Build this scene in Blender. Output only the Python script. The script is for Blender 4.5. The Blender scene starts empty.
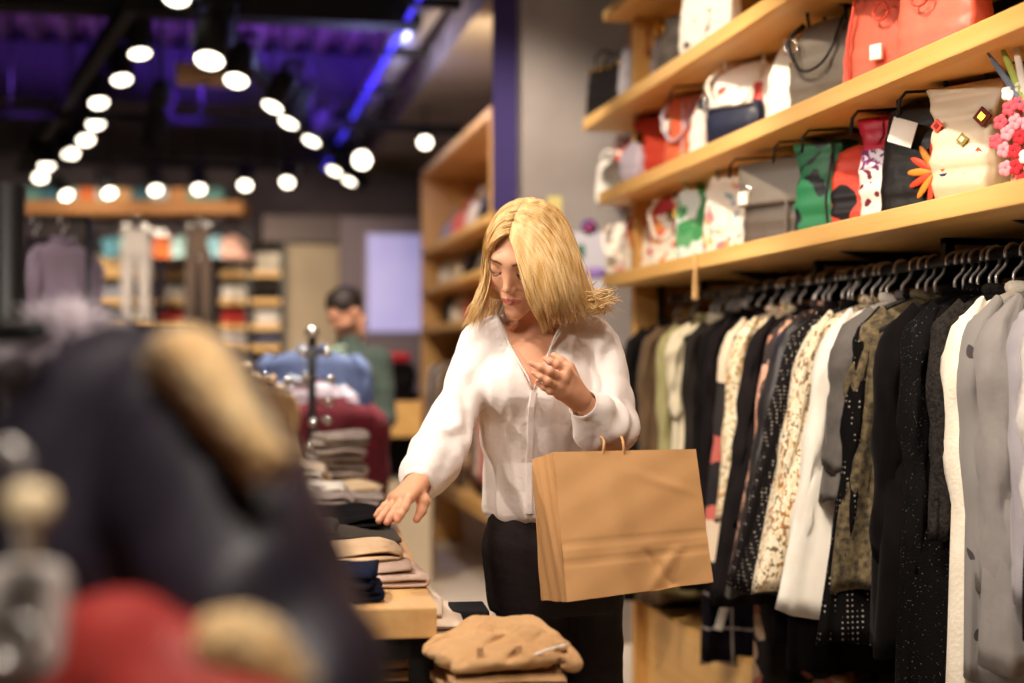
import bpy, bmesh, math, random
import numpy as np
from mathutils import Vector, Matrix, Euler
random.seed(7); RNG = np.random.default_rng(7)
SC = bpy.context.scene; COL = SC.collection
# ------------------------------------------------------------------ camera
FPX = 1422.0; CU, CV = 512.0, 341.5
TH = math.radians(11.8); PHI = math.atan(23.5/FPX); CAMZ = 1.30
cam = bpy.data.cameras.new('camera'); cam.lens = FPX/1024*36; cam.sensor_width = 36
cam.clip_start = .05; cam.clip_end = 100
cam.dof.use_dof = True; cam.dof.focus_distance = 3.08; cam.dof.aperture_fstop = 1.4
camo = bpy.data.objects.new('camera', cam); COL.objects.link(camo); SC.camera = camo
camo.location = (0, 0, CAMZ); camo.rotation_euler = (math.pi/2+PHI, 0, -TH)
# ------------------------------------------------------------------ world + colour management
w = bpy.data.worlds.new('world'); SC.world = w; w.use_nodes = True
w.node_tree.nodes['Background'].inputs[0].default_value = (.55, .42, .32, 1)
w.node_tree.nodes['Background'].inputs[1].default_value = .038
vs = SC.view_settings; vs.view_transform = 'Standard'; vs.look = 'None'; vs.gamma = 1
vs.use_curve_mapping = False; vs.exposure = 0.30
SC.cycles.use_denoising = True; SC.cycles.max_bounces = 6; SC.cycles.sample_clamp_indirect = 4
SC.cycles.use_adaptive_sampling = False

def Q(u, v, d):
    """pixel + depth -> point in the camera's yaw frame (x right, y ahead, z up, origin on the floor under the camera)"""
    a, b = (u-CU)/FPX*d, (CV-v)/FPX*d
    return Vector((a, d*math.cos(PHI)-b*math.sin(PHI), CAMZ+d*math.sin(PHI)+b*math.cos(PHI)))
def yaw(p):
    c, s = math.cos(TH), math.sin(TH)
    return Vector((p[0]*c+p[1]*s, -p[0]*s+p[1]*c, p[2]))
def P(u, v, d): return yaw(Q(u, v, d))
def YX(u, X):
    """world Y of a point of plane X that shows at pixel column u"""
    k = (u-CU)/FPX; c, s = math.cos(TH), math.sin(TH)
    return X*(c-k*s)/(s+k*c)
def lamp(kind, name, loc, energy, col=(1, .82, .62), size=.1, target=None, angle=60, blend=.6, sy=None):
    l = bpy.data.lights.new(name, kind); l.energy = energy; l.color = col
    if kind == 'SPOT': l.spot_size = math.radians(angle); l.spot_blend = blend; l.shadow_soft_size = size
    elif kind == 'AREA':
        l.size = size
        if sy: l.shape = 'RECTANGLE'; l.size_y = sy
    else: l.shadow_soft_size = size
    o = bpy.data.objects.new(name, l); COL.objects.link(o); o.location = loc
    if target is not None:
        o.rotation_euler = (Vector(target)-Vector(loc)).to_track_quat('-Z', 'Y').to_euler()
    return o
WARM = (1, .84, .64); NEUT = (1, .89, .77)
# added soft fill and key spot over the aisle, ceiling track spots aimed at rail, shelves and table
lamp('AREA', 'aisle_fill_light', (-.1, 1.3, 3.2), 33, NEUT, 1.1, (.72, 3.0, 1.1), sy=.5)  # unseen soft area lamp added as fill on the woman
lamp('SPOT', 'aisle_spot_light', (.75, 2.1, 3.3), 75, NEUT, .10, (.72, 3.05, 1.1), 50, .8)
for Y, e in ((1.9, 190), (3.1, 230), (4.3, 240)):
    lamp('SPOT', 'rail_spot_light', (.35, Y-.5, 3.25), e*.62, WARM, .06, (1.75, Y+.3, 1.75), 62, .7)
    lamp('SPOT', 'rail_spot_light', (-2.3, Y-.6, 2.75), e*.95, NEUT, .06, (1.7, Y+.1, 1.35), 30, .7)
lamp('SPOT', 'table_spot_light', (-.6, 2.6, 3.2), 150, NEUT, .08, (-.05, 3.2, .85), 60, .8)
lamp('SPOT', 'table_spot_light', (-.3, 4.6, 3.2), 170, NEUT, .08, (-.2, 4.9, .85), 65, .8)
lamp('SPOT', 'coat_spot_light', (.1, .1, 2.9), 165, NEUT, .15, (-.1, 1.3, 1.0), 60, .8)
lamp('SPOT', 'floor_spot_light', (.4, 6.4, 3.2), 430, NEUT, .08, (.35, 6.6, 0), 75, .8)
lamp('SPOT', 'display_spot_light', (.3, 7.3, 3.2), 180, WARM, .08, (1.6, 8.6, 1.7), 80, .8)
lamp('SPOT', 'pillar_fill_light', (.9, 4.9, 3.2), 190, NEUT, .08, (1.35, 6.5, 1.7), 62, .8)  # unseen spot added to brighten the pillar
for x, e in ((-2.0, 400), (-.9, 440), (.4, 300)):
    lamp('SPOT', 'far_bay_fill', (x, 10.5, 2.5), e, WARM, .12, (x+.35, 14.3, 1.55), 62, .8)  # hovering spots without fixtures, added to light the bays below the high shelf
for x, e, c in ((-2.4, 60, (.40, .16, 1)), (-1.3, 150, (.28, .09, 1)), (-.2, 420, (.18, .05, 1)), (.8, 520, (.16, .045, 1))):
    lamp('SPOT', 'blue_wash_light', (x, 9.9, 3.0), e, c, .15, (x, 11.2, 4.0), 56, .6)
lamp('SPOT', 'beam_fill_light', (1.5, 7.6, 2.85), 45, WARM, .1, (1.8, 9.6, 3.4), 80, .8)  # upward spot added to lift the tan underside of the beam
lamp('POINT', 'duct_glint_fill', (.95, 9.2, 3.15), 16, (.42, .45, 1), .1)  # unseen point lamp added for pale blue glints on the duct
lamp('SPOT', 'left_rack_fill', (-1.0, 5.2, 3.1), 110, NEUT, .08, (-1.0, 6.9, 1.5), 50, .8)  # spot added because the left rack garments came out dark
lamp('SPOT', 'beam_fill_light', (1.5, 7.6, 2.85), 45, WARM, .1, (1.8, 9.6, 3.4), 80, .8)  # repeat of the added beam fill
lamp('POINT', 'duct_glint_fill', (.95, 9.2, 3.15), 9, (.42, .45, 1), .1)  # weaker repeat of the added glint lamp

# ------------------------------------------------------------------ materials
def srgb(c):
    if isinstance(c, str): c = [int(c[i:i+2], 16) for i in (0, 2, 4)]
    return tuple(((x/255)/12.92 if x/255 <= .04045 else ((x/255+.055)/1.055)**2.4) for x in c[:3])+(1,)
MATS = {}
def mat(name, col, rough=.8, col2=None, kind='noise', scale=8, stretch=(1, 1, 1), bump=0, bscale=60, metal=0,
        sheen=0, emit=0, cols=None, spec=.4, warp=0, trans=0, thr=.5, attr=None, sss=0):
    if name in MATS: return MATS[name]
    m = bpy.data.materials.new(name); m.use_nodes = True; MATS[name] = m
    nt = m.node_tree; N = nt.nodes; L = nt.links; b = N['Principled BSDF']
    c1 = srgb(col); b.inputs['Base Color'].default_value = c1
    b.inputs['Roughness'].default_value = rough; b.inputs['Metallic'].default_value = metal
    b.inputs['Specular IOR Level'].default_value = spec
    if sheen: b.inputs['Sheen Weight'].default_value = sheen; b.inputs['Sheen Roughness'].default_value = .5
    if trans: b.inputs['Transmission Weight'].default_value = trans
    if emit:
        b.inputs['Emission Color'].default_value = c1; b.inputs['Emission Strength'].default_value = emit
    if sss:
        b.inputs['Subsurface Weight'].default_value = sss; b.inputs['Subsurface Radius'].default_value = (.012, .005, .003)
        b.inputs['Subsurface Scale'].default_value = .6
    tc = N.new('ShaderNodeTexCoord'); mp = N.new('ShaderNodeMapping'); mp.inputs['Scale'].default_value = stretch
    L.new(tc.outputs['Object'], mp.inputs['Vector']); vec = mp.outputs[0]
    if warp:
        nz = N.new('ShaderNodeTexNoise'); nz.inputs['Scale'].default_value = scale*.6
        L.new(vec, nz.inputs['Vector']); mx = N.new('ShaderNodeMix'); mx.data_type = 'VECTOR'; mx.inputs[0].default_value = warp
        L.new(vec, mx.inputs[4]); L.new(nz.outputs['Color'], mx.inputs[5]); vec = mx.outputs[1]
    fac = None
    def math2(op, a, bb):
        n = N.new('ShaderNodeMath'); n.operation = op
        for i, s in ((0, a), (1, bb)):
            if s is None: continue
            if isinstance(s, (int, float)): n.inputs[i].default_value = s
            else: L.new(s, n.inputs[i])
        return n.outputs[0]
    if attr:
        a = N.new('ShaderNodeAttribute'); a.attribute_name = attr
        L.new(a.outputs['Color'], b.inputs['Base Color'])
    elif cols:
        v = N.new('ShaderNodeTexVoronoi'); v.inputs['Scale'].default_value = scale; L.new(vec, v.inputs['Vector'])
        s = N.new('ShaderNodeSeparateColor'); L.new(v.outputs['Color'], s.inputs[0])
        r = N.new('ShaderNodeValToRGB'); r.color_ramp.interpolation = 'CONSTANT'; L.new(s.outputs[0], r.inputs[0])
        e = r.color_ramp.elements
        while len(e) < len(cols): e.new(.5)
        for i, c in enumerate(cols): e[i].position = i/len(cols); e[i].color = srgb(c)
        L.new(r.outputs[0], b.inputs['Base Color'])
    elif col2:
        if kind == 'noise':
            t = N.new('ShaderNodeTexNoise'); t.inputs['Scale'].default_value = scale; t.inputs['Detail'].default_value = 5
            L.new(vec, t.inputs['Vector']); mr = N.new('ShaderNodeMapRange'); mr.inputs[1].default_value = .35; mr.inputs[2].default_value = .65
            L.new(t.outputs['Fac'], mr.inputs[0]); fac = mr.outputs[0]
        elif kind == 'dots':
            t = N.new('ShaderNodeTexVoronoi'); t.inputs['Scale'].default_value = scale; t.inputs['Randomness'].default_value = 0
            L.new(vec, t.inputs['Vector']); fac = math2('LESS_THAN', t.outputs['Distance'], thr)
        elif kind == 'spots':
            t = N.new('ShaderNodeTexVoronoi'); t.inputs['Scale'].default_value = scale
            L.new(vec, t.inputs['Vector']); fac = math2('LESS_THAN', t.outputs['Distance'], thr)
        elif kind == 'blotch':
            t = N.new('ShaderNodeTexNoise'); t.inputs['Scale'].default_value = scale; t.inputs['Detail'].default_value = 2
            L.new(vec, t.inputs['Vector']); fac = math2('GREATER_THAN', t.outputs['Fac'], thr)
        elif kind == 'plaid':
            sx = N.new('ShaderNodeSeparateXYZ'); L.new(vec, sx.inputs[0])
            o = []
            for k in (0, 2):
                f = math2('MULTIPLY', sx.outputs[k], scale); f = math2('FRACT', f, None); o.append(math2('LESS_THAN', f, thr))
            fac = math2('MAXIMUM', o[0], o[1])
        elif kind == 'tiles':
            sx = N.new('ShaderNodeSeparateXYZ'); L.new(vec, sx.inputs[0])
            o = []
            for k in (0, 1):
                f = math2('MULTIPLY', sx.outputs[k], scale); f = math2('FRACT', f, None); o.append(math2('LESS_THAN', f, thr))
            fac = math2('MAXIMUM', o[0], o[1])
        elif kind == 'stripes':
            sx = N.new('ShaderNodeSeparateXYZ'); L.new(vec, sx.inputs[0])
            f = math2('MULTIPLY', sx.outputs[2], scale); f = math2('FRACT', f, None); fac = math2('LESS_THAN', f, thr)
        mx = N.new('ShaderNodeMix'); mx.data_type = 'RGBA'
        L.new(fac, mx.inputs[0]); mx.inputs[6].default_value = c1; mx.inputs[7].default_value = srgb(col2)
        L.new(mx.outputs[2], b.inputs['Base Color'])
    if bump:
        t = N.new('ShaderNodeTexNoise'); t.inputs['Scale'].default_value = bscale; t.inputs['Detail'].default_value = 4
        L.new(mp.outputs[0], t.inputs['Vector']); bp = N.new('ShaderNodeBump'); bp.inputs['Strength'].default_value = bump
        bp.inputs['Distance'].default_value = .01
        L.new(t.outputs['Fac'], bp.inputs['Height']); L.new(bp.outputs[0], b.inputs['Normal'])
    return m
def cloth(name, col, col2=None, scale=14, **k):
    dark = sum(srgb(col)[:3]) < .12
    k.setdefault('rough', .9); k.setdefault('sheen', .0 if dark else .05)
    if dark: k.setdefault('spec', .06); col = [int(int(col[i:i+2], 16)*.82) for i in (0, 2, 4)]; col2 = [int(int(col2[i:i+2], 16)*.82) for i in (0, 2, 4)] if isinstance(col2, str) and sum(srgb(col2)[:3]) < .12 else col2; k.setdefault('bump', .18); k.setdefault('bscale', 45); k.setdefault('spec', .15)
    return mat(name, col, col2=col2, scale=scale, **k)
WOOD = mat('oak_wood', 'E6B872', .5, 'DAA75E', scale=3, stretch=(6, .35, 6), bump=.12, bscale=10)
WOOD2 = mat('oak_wood_upright', 'DBAA66', .5, 'CB9650', scale=3, stretch=(6, 6, .4), bump=.1, bscale=10)
WOODT = mat('pale_oak', 'DDB27A', .5, 'CE9C60', scale=3, stretch=(6, .5, 6), bump=.1, bscale=10)
BLACK = mat('black_metal', '141212', .45, metal=.3)
BLACKM = mat('matt_black', '0E0C0D', .8)
CHROME = mat('chrome', 'D8D4D0', .18, metal=1)
DCHROME = mat('hook_steel', 'D0CAC6', .3, metal=.55)
GOLD = mat('gold_metal', 'D9A441', .25, metal=1)
WHITEP = mat('white_card', 'EDE6DC', .7)
# ------------------------------------------------------------------ mesh helpers
class MB:
    def __init__(s): s.v = []; s.f = []; s.mi = []; s.sm = []
    def add(s, verts, faces, mi=0, smooth=True):
        o = len(s.v); s.v.extend([tuple(p) for p in verts])
        for f in faces: s.f.append(tuple(i+o for i in f)); s.mi.append(mi); s.sm.append(smooth)
        return s
    def box(s, lo, hi, mi=0, bev=.0, rot=None):
        bm = bmesh.new(); bmesh.ops.create_cube(bm, size=1)
        c = [(a+b)/2 for a, b in zip(lo, hi)]; e = [abs(b-a) for a, b in zip(lo, hi)]
        for v in bm.verts: v.co = Vector((v.co.x*e[0], v.co.y*e[1], v.co.z*e[2]))
        if bev: bmesh.ops.bevel(bm, geom=bm.edges[:], offset=min(bev, min(e)*.45), segments=2, affect='EDGES', profile=.6)
        vs_ = [(rot @ v.co if rot else v.co)+Vector(c) for v in bm.verts]
        s.add(vs_, [[v.index for v in f.verts] for f in bm.faces], mi, False); bm.free(); return s
    def loft(s, rings, mi=0, cap=True, closed=True, smooth=True):
        m, n = len(rings), len(rings[0]); vs_ = [p for r in rings for p in r]; fs = []
        for i in range(m-1):
            for j in range(n if closed else n-1):
                k = (j+1) % n; fs.append((i*n+j, i*n+k, (i+1)*n+k, (i+1)*n+j))
        if cap and closed: fs.append(tuple(range(n))[::-1]); fs.append(tuple((m-1)*n+j for j in range(n)))
        return s.add(vs_, fs, mi, smooth)
    def tube(s, path, r, n=8, mi=0, cap=True, flat=1.0, up=None):
        path = [Vector(p) for p in path]; m = len(path)
        rr = r if hasattr(r, '__len__') else [r]*m
        rings = []; prev = None
        for i in range(m):
            t = (path[min(i+1, m-1)]-path[max(i-1, 0)]); t = t.normalized() if t.length > 1e-9 else Vector((0, 0, 1))
            if prev is None:
                a = Vector(up) if up else (Vector((0, 0, 1)) if abs(t.z) < .9 else Vector((1, 0, 0)))
                x = t.cross(a)
            else: x = prev-t*prev.dot(t)
            x = x.normalized() if x.length > 1e-6 else t.orthogonal().normalized()
            prev = x; y = t.cross(x)
            rings.append([path[i]+x*math.cos(q)*rr[i]+y*math.sin(q)*rr[i]*flat for q in [2*math.pi*j/n for j in range(n)]])
        return s.loft(rings, mi, cap)
    def lathe(s, prof, n=20, mi=0, c=(0, 0, 0), mtx=None):
        rings = [[Vector((r*math.cos(2*math.pi*j/n), r*math.sin(2*math.pi*j/n), z)) for j in range(n)] for r, z in prof]
        rings = [[(mtx @ p if mtx else p)+Vector(c) for p in r] for r in rings]
        return s.loft(rings, mi)
    def ball(s, c, r, n=10, mi=0, sc=(1, 1, 1)):
        rings = []
        for i in range(n+1):
            a = math.pi*i/n
            rings.append([Vector((c[0]+sc[0]*r*max(math.sin(a), .001)*math.cos(2*math.pi*j/(n+4)), c[1]+sc[1]*r*max(math.sin(a), .001)*math.sin(2*math.pi*j/(n+4)), c[2]+sc[2]*r*math.cos(a))) for j in range(n+4)])
        return s.loft(rings, mi)
    def mesh(s, name, mats):
        me = bpy.data.meshes.new(name); me.from_pydata(s.v, [], s.f)
        for m in (mats if isinstance(mats, (list, tuple)) else [mats]): me.materials.append(m)
        me.polygons.foreach_set('material_index', s.mi); me.polygons.foreach_set('use_smooth', s.sm); me.update()
        bm = bmesh.new(); bm.from_mesh(me); bmesh.ops.recalc_face_normals(bm, faces=bm.faces); bm.to_mesh(me); bm.free()
        return me
    def build(s, name, mats, parent=None, loc=None, kind=None):
        o = bpy.data.objects.new(name, s.mesh(name, mats)); COL.objects.link(o)
        if parent is not None: o.parent = parent
        if loc is not None: o.location = loc
        if kind: o['kind'] = kind
        return o
def thing(name, label, cat, loc=(0, 0, 0), rotz=0, group=None, rot=None):
    o = bpy.data.objects.new(name, None); COL.objects.link(o); o.empty_display_size = .1
    o.location = loc; o.rotation_euler = rot if rot else (0, 0, rotz)
    o['label'] = label; o['category'] = cat
    if group: o['group'] = group
    return o
def tag(o, label, cat, group=None):
    o['label'] = label; o['category'] = cat
    if group: o['group'] = group
    return o
def copy_tree(o, parent=None, loc=None, rotz=None, label=None, group=None):
    c = o.copy(); COL.objects.link(c)
    if parent is not None: c.parent = parent
    if loc is not None: c.location = loc
    if rotz is not None: c.rotation_euler[2] = rotz
    if label: c['label'] = label
    if group: c['group'] = group
    for ch in list(o.children): copy_tree(ch, c)
    return c
def struct(name, mb, m):
    return mb.build(name, m, kind='structure')
def bez(pts, n=20):
    """Catmull-Rom through points"""
    p = [Vector(q) for q in pts]; p = [2*p[0]-p[1]]+p+[2*p[-1]-p[-2]]; out = []
    segs = len(p)-3
    for k in range(n+1):
        t = k/n*segs; i = min(int(t), segs-1); t -= i; a, b, c, d = p[i:i+4]
        out.append(.5*((2*b)+(c-a)*t+(2*a-5*b+4*c-d)*t*t+(3*b-a-3*c+d)*t**3))
    return out
# ------------------------------------------------------------------ signed-distance sculpting
class Field:
    def __init__(s, lo, hi, h):
        s.lo = np.array(lo, float); s.h = h
        s.n = np.ceil((np.array(hi)-s.lo)/h).astype(int)+1
        s.d = np.full(s.n, 1e3, np.float32)
    def grid(s, lo=None, hi=None, pad=0):
        if lo is None: i0 = np.zeros(3, int); i1 = s.n
        else:
            i0 = np.maximum(0, np.floor((np.array(lo)-pad-s.lo)/s.h).astype(int)); i1 = np.minimum(s.n, np.ceil((np.array(hi)+pad-s.lo)/s.h).astype(int)+1)
        if np.any(i1 <= i0): return None, None
        ax = [(s.lo[k]+s.h*np.arange(i0[k], i1[k])).astype(np.float32) for k in range(3)]
        return tuple(slice(a, b) for a, b in zip(i0, i1)), np.meshgrid(*ax, indexing='ij')
    def put(s, fn, lo, hi, k=.01, sub=False):
        sl, g = s.grid(lo, hi, k*1.5+.012)
        if sl is None: return
        b = fn(*g); a = s.d[sl]
        if sub: s.d[sl] = -smin(-a, b, k)
        else: s.d[sl] = smin(a, b, k)
    def cone(s, a, b, ra, rb, k=.01, sub=False, flat=None):
        a = np.array(a, float); b = np.array(b, float); R = max(ra, rb)
        def fn(X, Y, Z):
            ab = b-a; L2 = max(float(ab@ab), 1e-12)
            t = np.clip(((X-a[0])*ab[0]+(Y-a[1])*ab[1]+(Z-a[2])*ab[2])/L2, 0, 1)
            dx, dy, dz = X-a[0]-t*ab[0], Y-a[1]-t*ab[1], Z-a[2]-t*ab[2]
            if flat is not None:
                ax, q = np.array(flat[0], float), flat[1]; ax = ax/np.linalg.norm(ax)
                c = (dx*ax[0]+dy*ax[1]+dz*ax[2])*(1/q-1); dx, dy, dz = dx+c*ax[0], dy+c*ax[1], dz+c*ax[2]
            dd = np.sqrt(dx*dx+dy*dy+dz*dz)-(ra+t*(rb-ra))
            return dd*(flat[1] if flat is not None else 1)
        s.put(fn, np.minimum(a, b)-R, np.maximum(a, b)+R, k, sub)
    def chain(s, pts, rs, k=.01, flat=None):
        for i in range(len(pts)-1): s.cone(pts[i], pts[i+1], rs[i], rs[i+1], k, flat=flat)
    def ell(s, c, r, k=.01, sub=False, M=None):
        c = np.array(c, float); r = np.array(r, float); R = r.max() if M is not None else r
        Mi = np.array(M.to_3x3().transposed()) if M is not None else None
        def fn(X, Y, Z):
            x, y, z = X-c[0], Y-c[1], Z-c[2]
            if Mi is not None: x, y, z = (Mi[i][0]*x+Mi[i][1]*y+Mi[i][2]*z for i in range(3))
            k0 = np.sqrt((x/r[0])**2+(y/r[1])**2+(z/r[2])**2); k1 = np.sqrt((x/r[0]**2)**2+(y/r[1]**2)**2+(z/r[2]**2)**2)+1e-9
            return k0*(k0-1)/k1
        s.put(fn, c-R, c+R, k, sub)
    def verts(s):
        d = s.d; S = d < 0; n = np.array(d.shape)-1
        cnt = sum(S[i:n[0]+i, j:n[1]+j, k:n[2]+k].astype(np.int8) for i in (0, 1) for j in (0, 1) for k in (0, 1))
        mask = (cnt > 0) & (cnt < 8); I = np.argwhere(mask); idx = np.full(mask.shape, -1, np.int64); idx[mask] = np.arange(len(I))
        acc = np.zeros((len(I), 3)); c = np.zeros(len(I))
        cor = [(i, j, k) for i in (0, 1) for j in (0, 1) for k in (0, 1)]
        for a in cor:
            for ax in range(3):
                if a[ax]: continue
                b = list(a); b[ax] = 1
                d0 = d[I[:, 0]+a[0], I[:, 1]+a[1], I[:, 2]+a[2]]; d1 = d[I[:, 0]+b[0], I[:, 1]+b[1], I[:, 2]+b[2]]
                m = (d0 < 0) != (d1 < 0); t = np.where(m, d0/np.where(m, d0-d1, 1), 0)
                p = np.tile(np.array(a, float), (len(I), 1)); p[:, ax] = t
                acc[m] += p[m]; c[m] += 1
        V = s.lo+s.h*(I+acc/c[:, None])
        F = []
        for ax in range(3):
            o1, o2 = [(1, 2), (2, 0), (0, 1)][ax]
            sl0 = [slice(1, None)]*3; sl0[ax] = slice(0, -1); sl1 = list(sl0); sl1[ax] = slice(1, None)
            A = S[tuple(sl0)]; B = S[tuple(sl1)]
            J = np.argwhere(A != B)+np.array([0 if q == ax else 1 for q in range(3)])
            inside = S[J[:, 0], J[:, 1], J[:, 2]]
            ok = np.all(J < n, axis=1); J = J[ok]; inside = inside[ok]
            def at(d1, d2):
                K = J.copy(); K[:, o1] -= d1; K[:, o2] -= d2
                return idx[K[:, 0], K[:, 1], K[:, 2]]
            q = np.stack([at(1, 1), at(0, 1), at(0, 0), at(1, 0)], 1)
            q[~inside] = q[~inside][:, ::-1]; F.append(q)
        F = np.concatenate(F); F = F[(F >= 0).all(axis=1)]
        return V, F
def smin(a, b, k):
    if k <= 0: return np.minimum(a, b)
    h = np.maximum(k-np.abs(a-b), 0)/k
    return np.minimum(a, b)-h*h*k*.25
def np_mesh(name, V, F, mats, parent=None, col=None, kind=None, smooth=True):
    me = bpy.data.meshes.new(name); me.vertices.add(len(V)); me.vertices.foreach_set('co', np.asarray(V, np.float32).ravel())
    me.loops.add(F.size); me.loops.foreach_set('vertex_index', F.ravel().astype(np.int32)); me.polygons.add(len(F))
    me.polygons.foreach_set('loop_start', np.arange(0, F.size, F.shape[1], dtype=np.int32))
    me.polygons.foreach_set('use_smooth', np.full(len(F), smooth)); me.update(calc_edges=True); me.validate()
    for m in (mats if isinstance(mats, (list, tuple)) else [mats]): me.materials.append(m)
    if col is not None:
        a = me.color_attributes.new('tint', 'FLOAT_COLOR', 'POINT'); a.data.foreach_set('color', np.asarray(col, np.float32).ravel())
    o = bpy.data.objects.new(name, me); COL.objects.link(o)
    if parent is not None: o.parent = parent
    if kind: o['kind'] = kind
    return o
def snoise(V, f, seed=0):
    """cheap smooth pseudo-noise in numpy, about -1..1"""
    r = np.random.default_rng(seed); out = 0
    for i in range(5):
        k = r.normal(size=3)*f; out = out+np.sin(V @ k+r.uniform(0, 6.28)+1.5*np.sin(V @ (r.normal(size=3)*f*.7)+r.uniform(0, 6)))
    return out/3.2
def normals(V, F):
    a = V[F[:, 2]]-V[F[:, 0]]; b = V[F[:, 3]]-V[F[:, 1]]; n = np.cross(a, b); N = np.zeros_like(V)
    for k in range(4): np.add.at(N, F[:, k], n)
    return N/(np.linalg.norm(N, axis=1)[:, None]+1e-12)
def smooth_v(V, F, it=1, w=.5):
    for _ in range(it):
        A = np.zeros_like(V); c = np.zeros(len(V))
        for k in range(4):
            for q in (1, 3):
                np.add.at(A, F[:, k], V[F[:, (k+q) % 4]]); np.add.at(c, F[:, k], 1)
        V = V*(1-w)+w*A/c[:, None]
    return V
# ================================================================== SETTING
FLOORM = mat('floor_tiles', 'CDBFAE', .35, 'B7A896', kind='noise', scale=1.2, bump=.03, bscale=20)
GROUT = mat('grout_tiles', 'C9BBAA', .38, 'A39685', kind='tiles', scale=1.25, thr=.012, bump=.02, bscale=20)
DECK = mat('ceiling_deck', '74634E', .7, '665644', scale=2)
SOFFIT = mat('soffit_paint', '403840', .85, '373038', scale=1.5)
WALLD = mat('dark_wall', '4C4044', .8, '42373B', scale=1.5)
CONC = mat('concrete', 'A79B93', .8, '93877F', scale=2.2, bump=.15, bscale=14)
BROWNW = mat('taupe_panel', 'A8967E', .8, '9A8870', scale=1.5)
struct('floor', MB().box((-5, -2, -.1), (3.5, 16.5, 0)), GROUT)
# corrugated metal deck above the room
m = MB(); ring = []; x = -5.0; zt, zb = 3.98, 3.90; prof = []
while x < 3.3:
    prof += [(x, zt), (x+.04, zb), (x+.12, zb), (x+.16, zt)]; x += .25
top = [[Vector((a, Y, z)) for a, z in prof] for Y in (-2, 11.85)]
m.loft(top, cap=False, closed=False, smooth=False); m.box((-5, -2, 4.0), (3.5, 16.5, 4.1))
struct('ceiling', m, DECK)
m = MB().box((-5, 11.85, 3.43), (1.45, 16.4, 3.885)); x = -5.0
struct('trim_soffit', m, SOFFIT)
m = MB()
while x < 1.4: m.box((x-.035, 11.80, 3.885), (x+.05, 11.86, 3.975)); x += .25
struct('trim_deck', m, BLACKM)
struct('trim_beam', MB().box((1.45, 2.0, 3.3), (3.4, 15, 3.9), bev=.01), BROWNW)
struct('wall_right', MB().box((2.16, -2, 0), (2.3, 15, 3.9)), mat('charcoal_wall', '1B1718', .85))
struct('wall_back', MB().box((-5, 15.1, 0), (3.5, 15.3, 4)), WALLD)
struct('wall_left', MB().box((-5.1, -2, 0), (-5, 15.2, 4)), WALLD)
struct('wall_rear', MB().box((-5, -2.1, 0), (3.5, -2, 4)), WALLD)
# dark crossing steel beam under the deck at upper left
p = P(0, 16, 8.2); q = P(150, 7, 9.2)
struct('trim_girder', MB().box((-4.9, 8.35, 3.32), (1.2, 8.55, 3.85)), BLACKM)
# taupe partition beside the far bay
a = P(281, 300, 14.2); b = P(343, 300, 14.2)
struct('wall_partition', MB().box((a.x, a.y-.1, 0), (b.x, a.y+.1, 2.55)), BROWNW)
a = P(262, 240, 14.0); b = P(362, 240, 14.0)
struct('trim_fascia', MB().box((a.x, a.y-.25, 2.5), (b.x, a.y, 2.75)), mat('fascia', '5A4A48', .6))
a = P(340, 300, 13.6); b = P(438, 300, 13.6)
struct('wall_window_side', MB().box((a.x, a.y, 0), (b.x+.4, a.y+.1, 2.72)), mat('mauve_wall', '76686E', .8))
yw = P(340, 300, 13.6).y; a = P(366, 230, 13.50); b = P(436, 334, 13.50)
t = thing('display_screen', 'glowing lavender screen panel on the far wall behind the man', 'screen', (a.x, yw-.055, b.z))
W_ = b.x-a.x; H_ = a.z-b.z
MB().box((0, 0, 0), (W_, .06, H_), bev=.01).build('frame', mat('screen_frame', '8F86A0', .5), t)
MB().box((.03, -.012, .03), (W_-.03, -.002, H_-.03)).build('screen', mat('lavender_glow', 'A9A4DC', .5, 'B9B4E4', scale=2, emit=.34), t)
# duct with blue strip light, parallel to the side wall
t = thing('ceiling_duct', 'long silver duct with a blue light strip under the deck', 'duct', (1.24, 6, 3.36))
MB().tube([(0, 0, .11), (0, 8.9, .11)], .10, 14).build('duct_pipe', mat('galvanised', 'C4C2CC', .3, metal=.6), t)
MB().box((-.14, 0, -.02), (-.12, 8.9, .0)).build('light_strip', mat('blue_led', '4438FF', .4, emit=1.2), t)
for k in range(7): MB().box((-.17, .6+k*1.3, -.04), (.12, .66+k*1.3, .01)).build('bracket', BLACK, t)
t0 = thing('cable_tray', 'black cable pipe crossing below the purple ceiling', 'pipe', (-4.8, 10.4, 3.05))
MB().tube([(0, 0, 0), (6.6, 0, 0)], .035, 8).build('pipe', BLACKM, t0)
for k in range(5): MB().tube([(.8+k*1.3, 0, 0), (.8+k*1.3, 0, .83)], .012, 6).build('drop_rod', BLACK, t0)
# tan ceiling cassette box
p = P(206, 75, 9.2)
t = thing('ceiling_speaker', 'tan ceiling box hung between the two spotlight tracks', 'speaker box', p)
MB().box((-.19, -.14, -.05), (.19, .14, .05), bev=.01).build('casing', mat('tan_casing', 'C9A06C', .6), t)
MB().lathe([(.0, -.056), (.03, -.056), (.04, -.05), (.0, -.05)], 14).build('grille', BLACKM, t)
for s in (-1, 1): MB().tube([(s*.15, 0, .05), (s*.15, 0, 3.96-p.z)], .008, 6).build('drop_rod', BLACK, t)
p = P(161, 93, 8.6)
t = thing('pendant_sensor', 'small black pendant on a thin rod between the tracks', 'pendant', p)
MB().lathe([(0, -.08), (.04, -.075), (.055, -.02), (.05, .06), (.015, .09), (0, .09)], 14).build('body', BLACKM, t)
MB().tube([(0, 0, .08), (0, 0, 3.93-p.z)], .014, 8).build('rod', BLACK, t)
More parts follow.
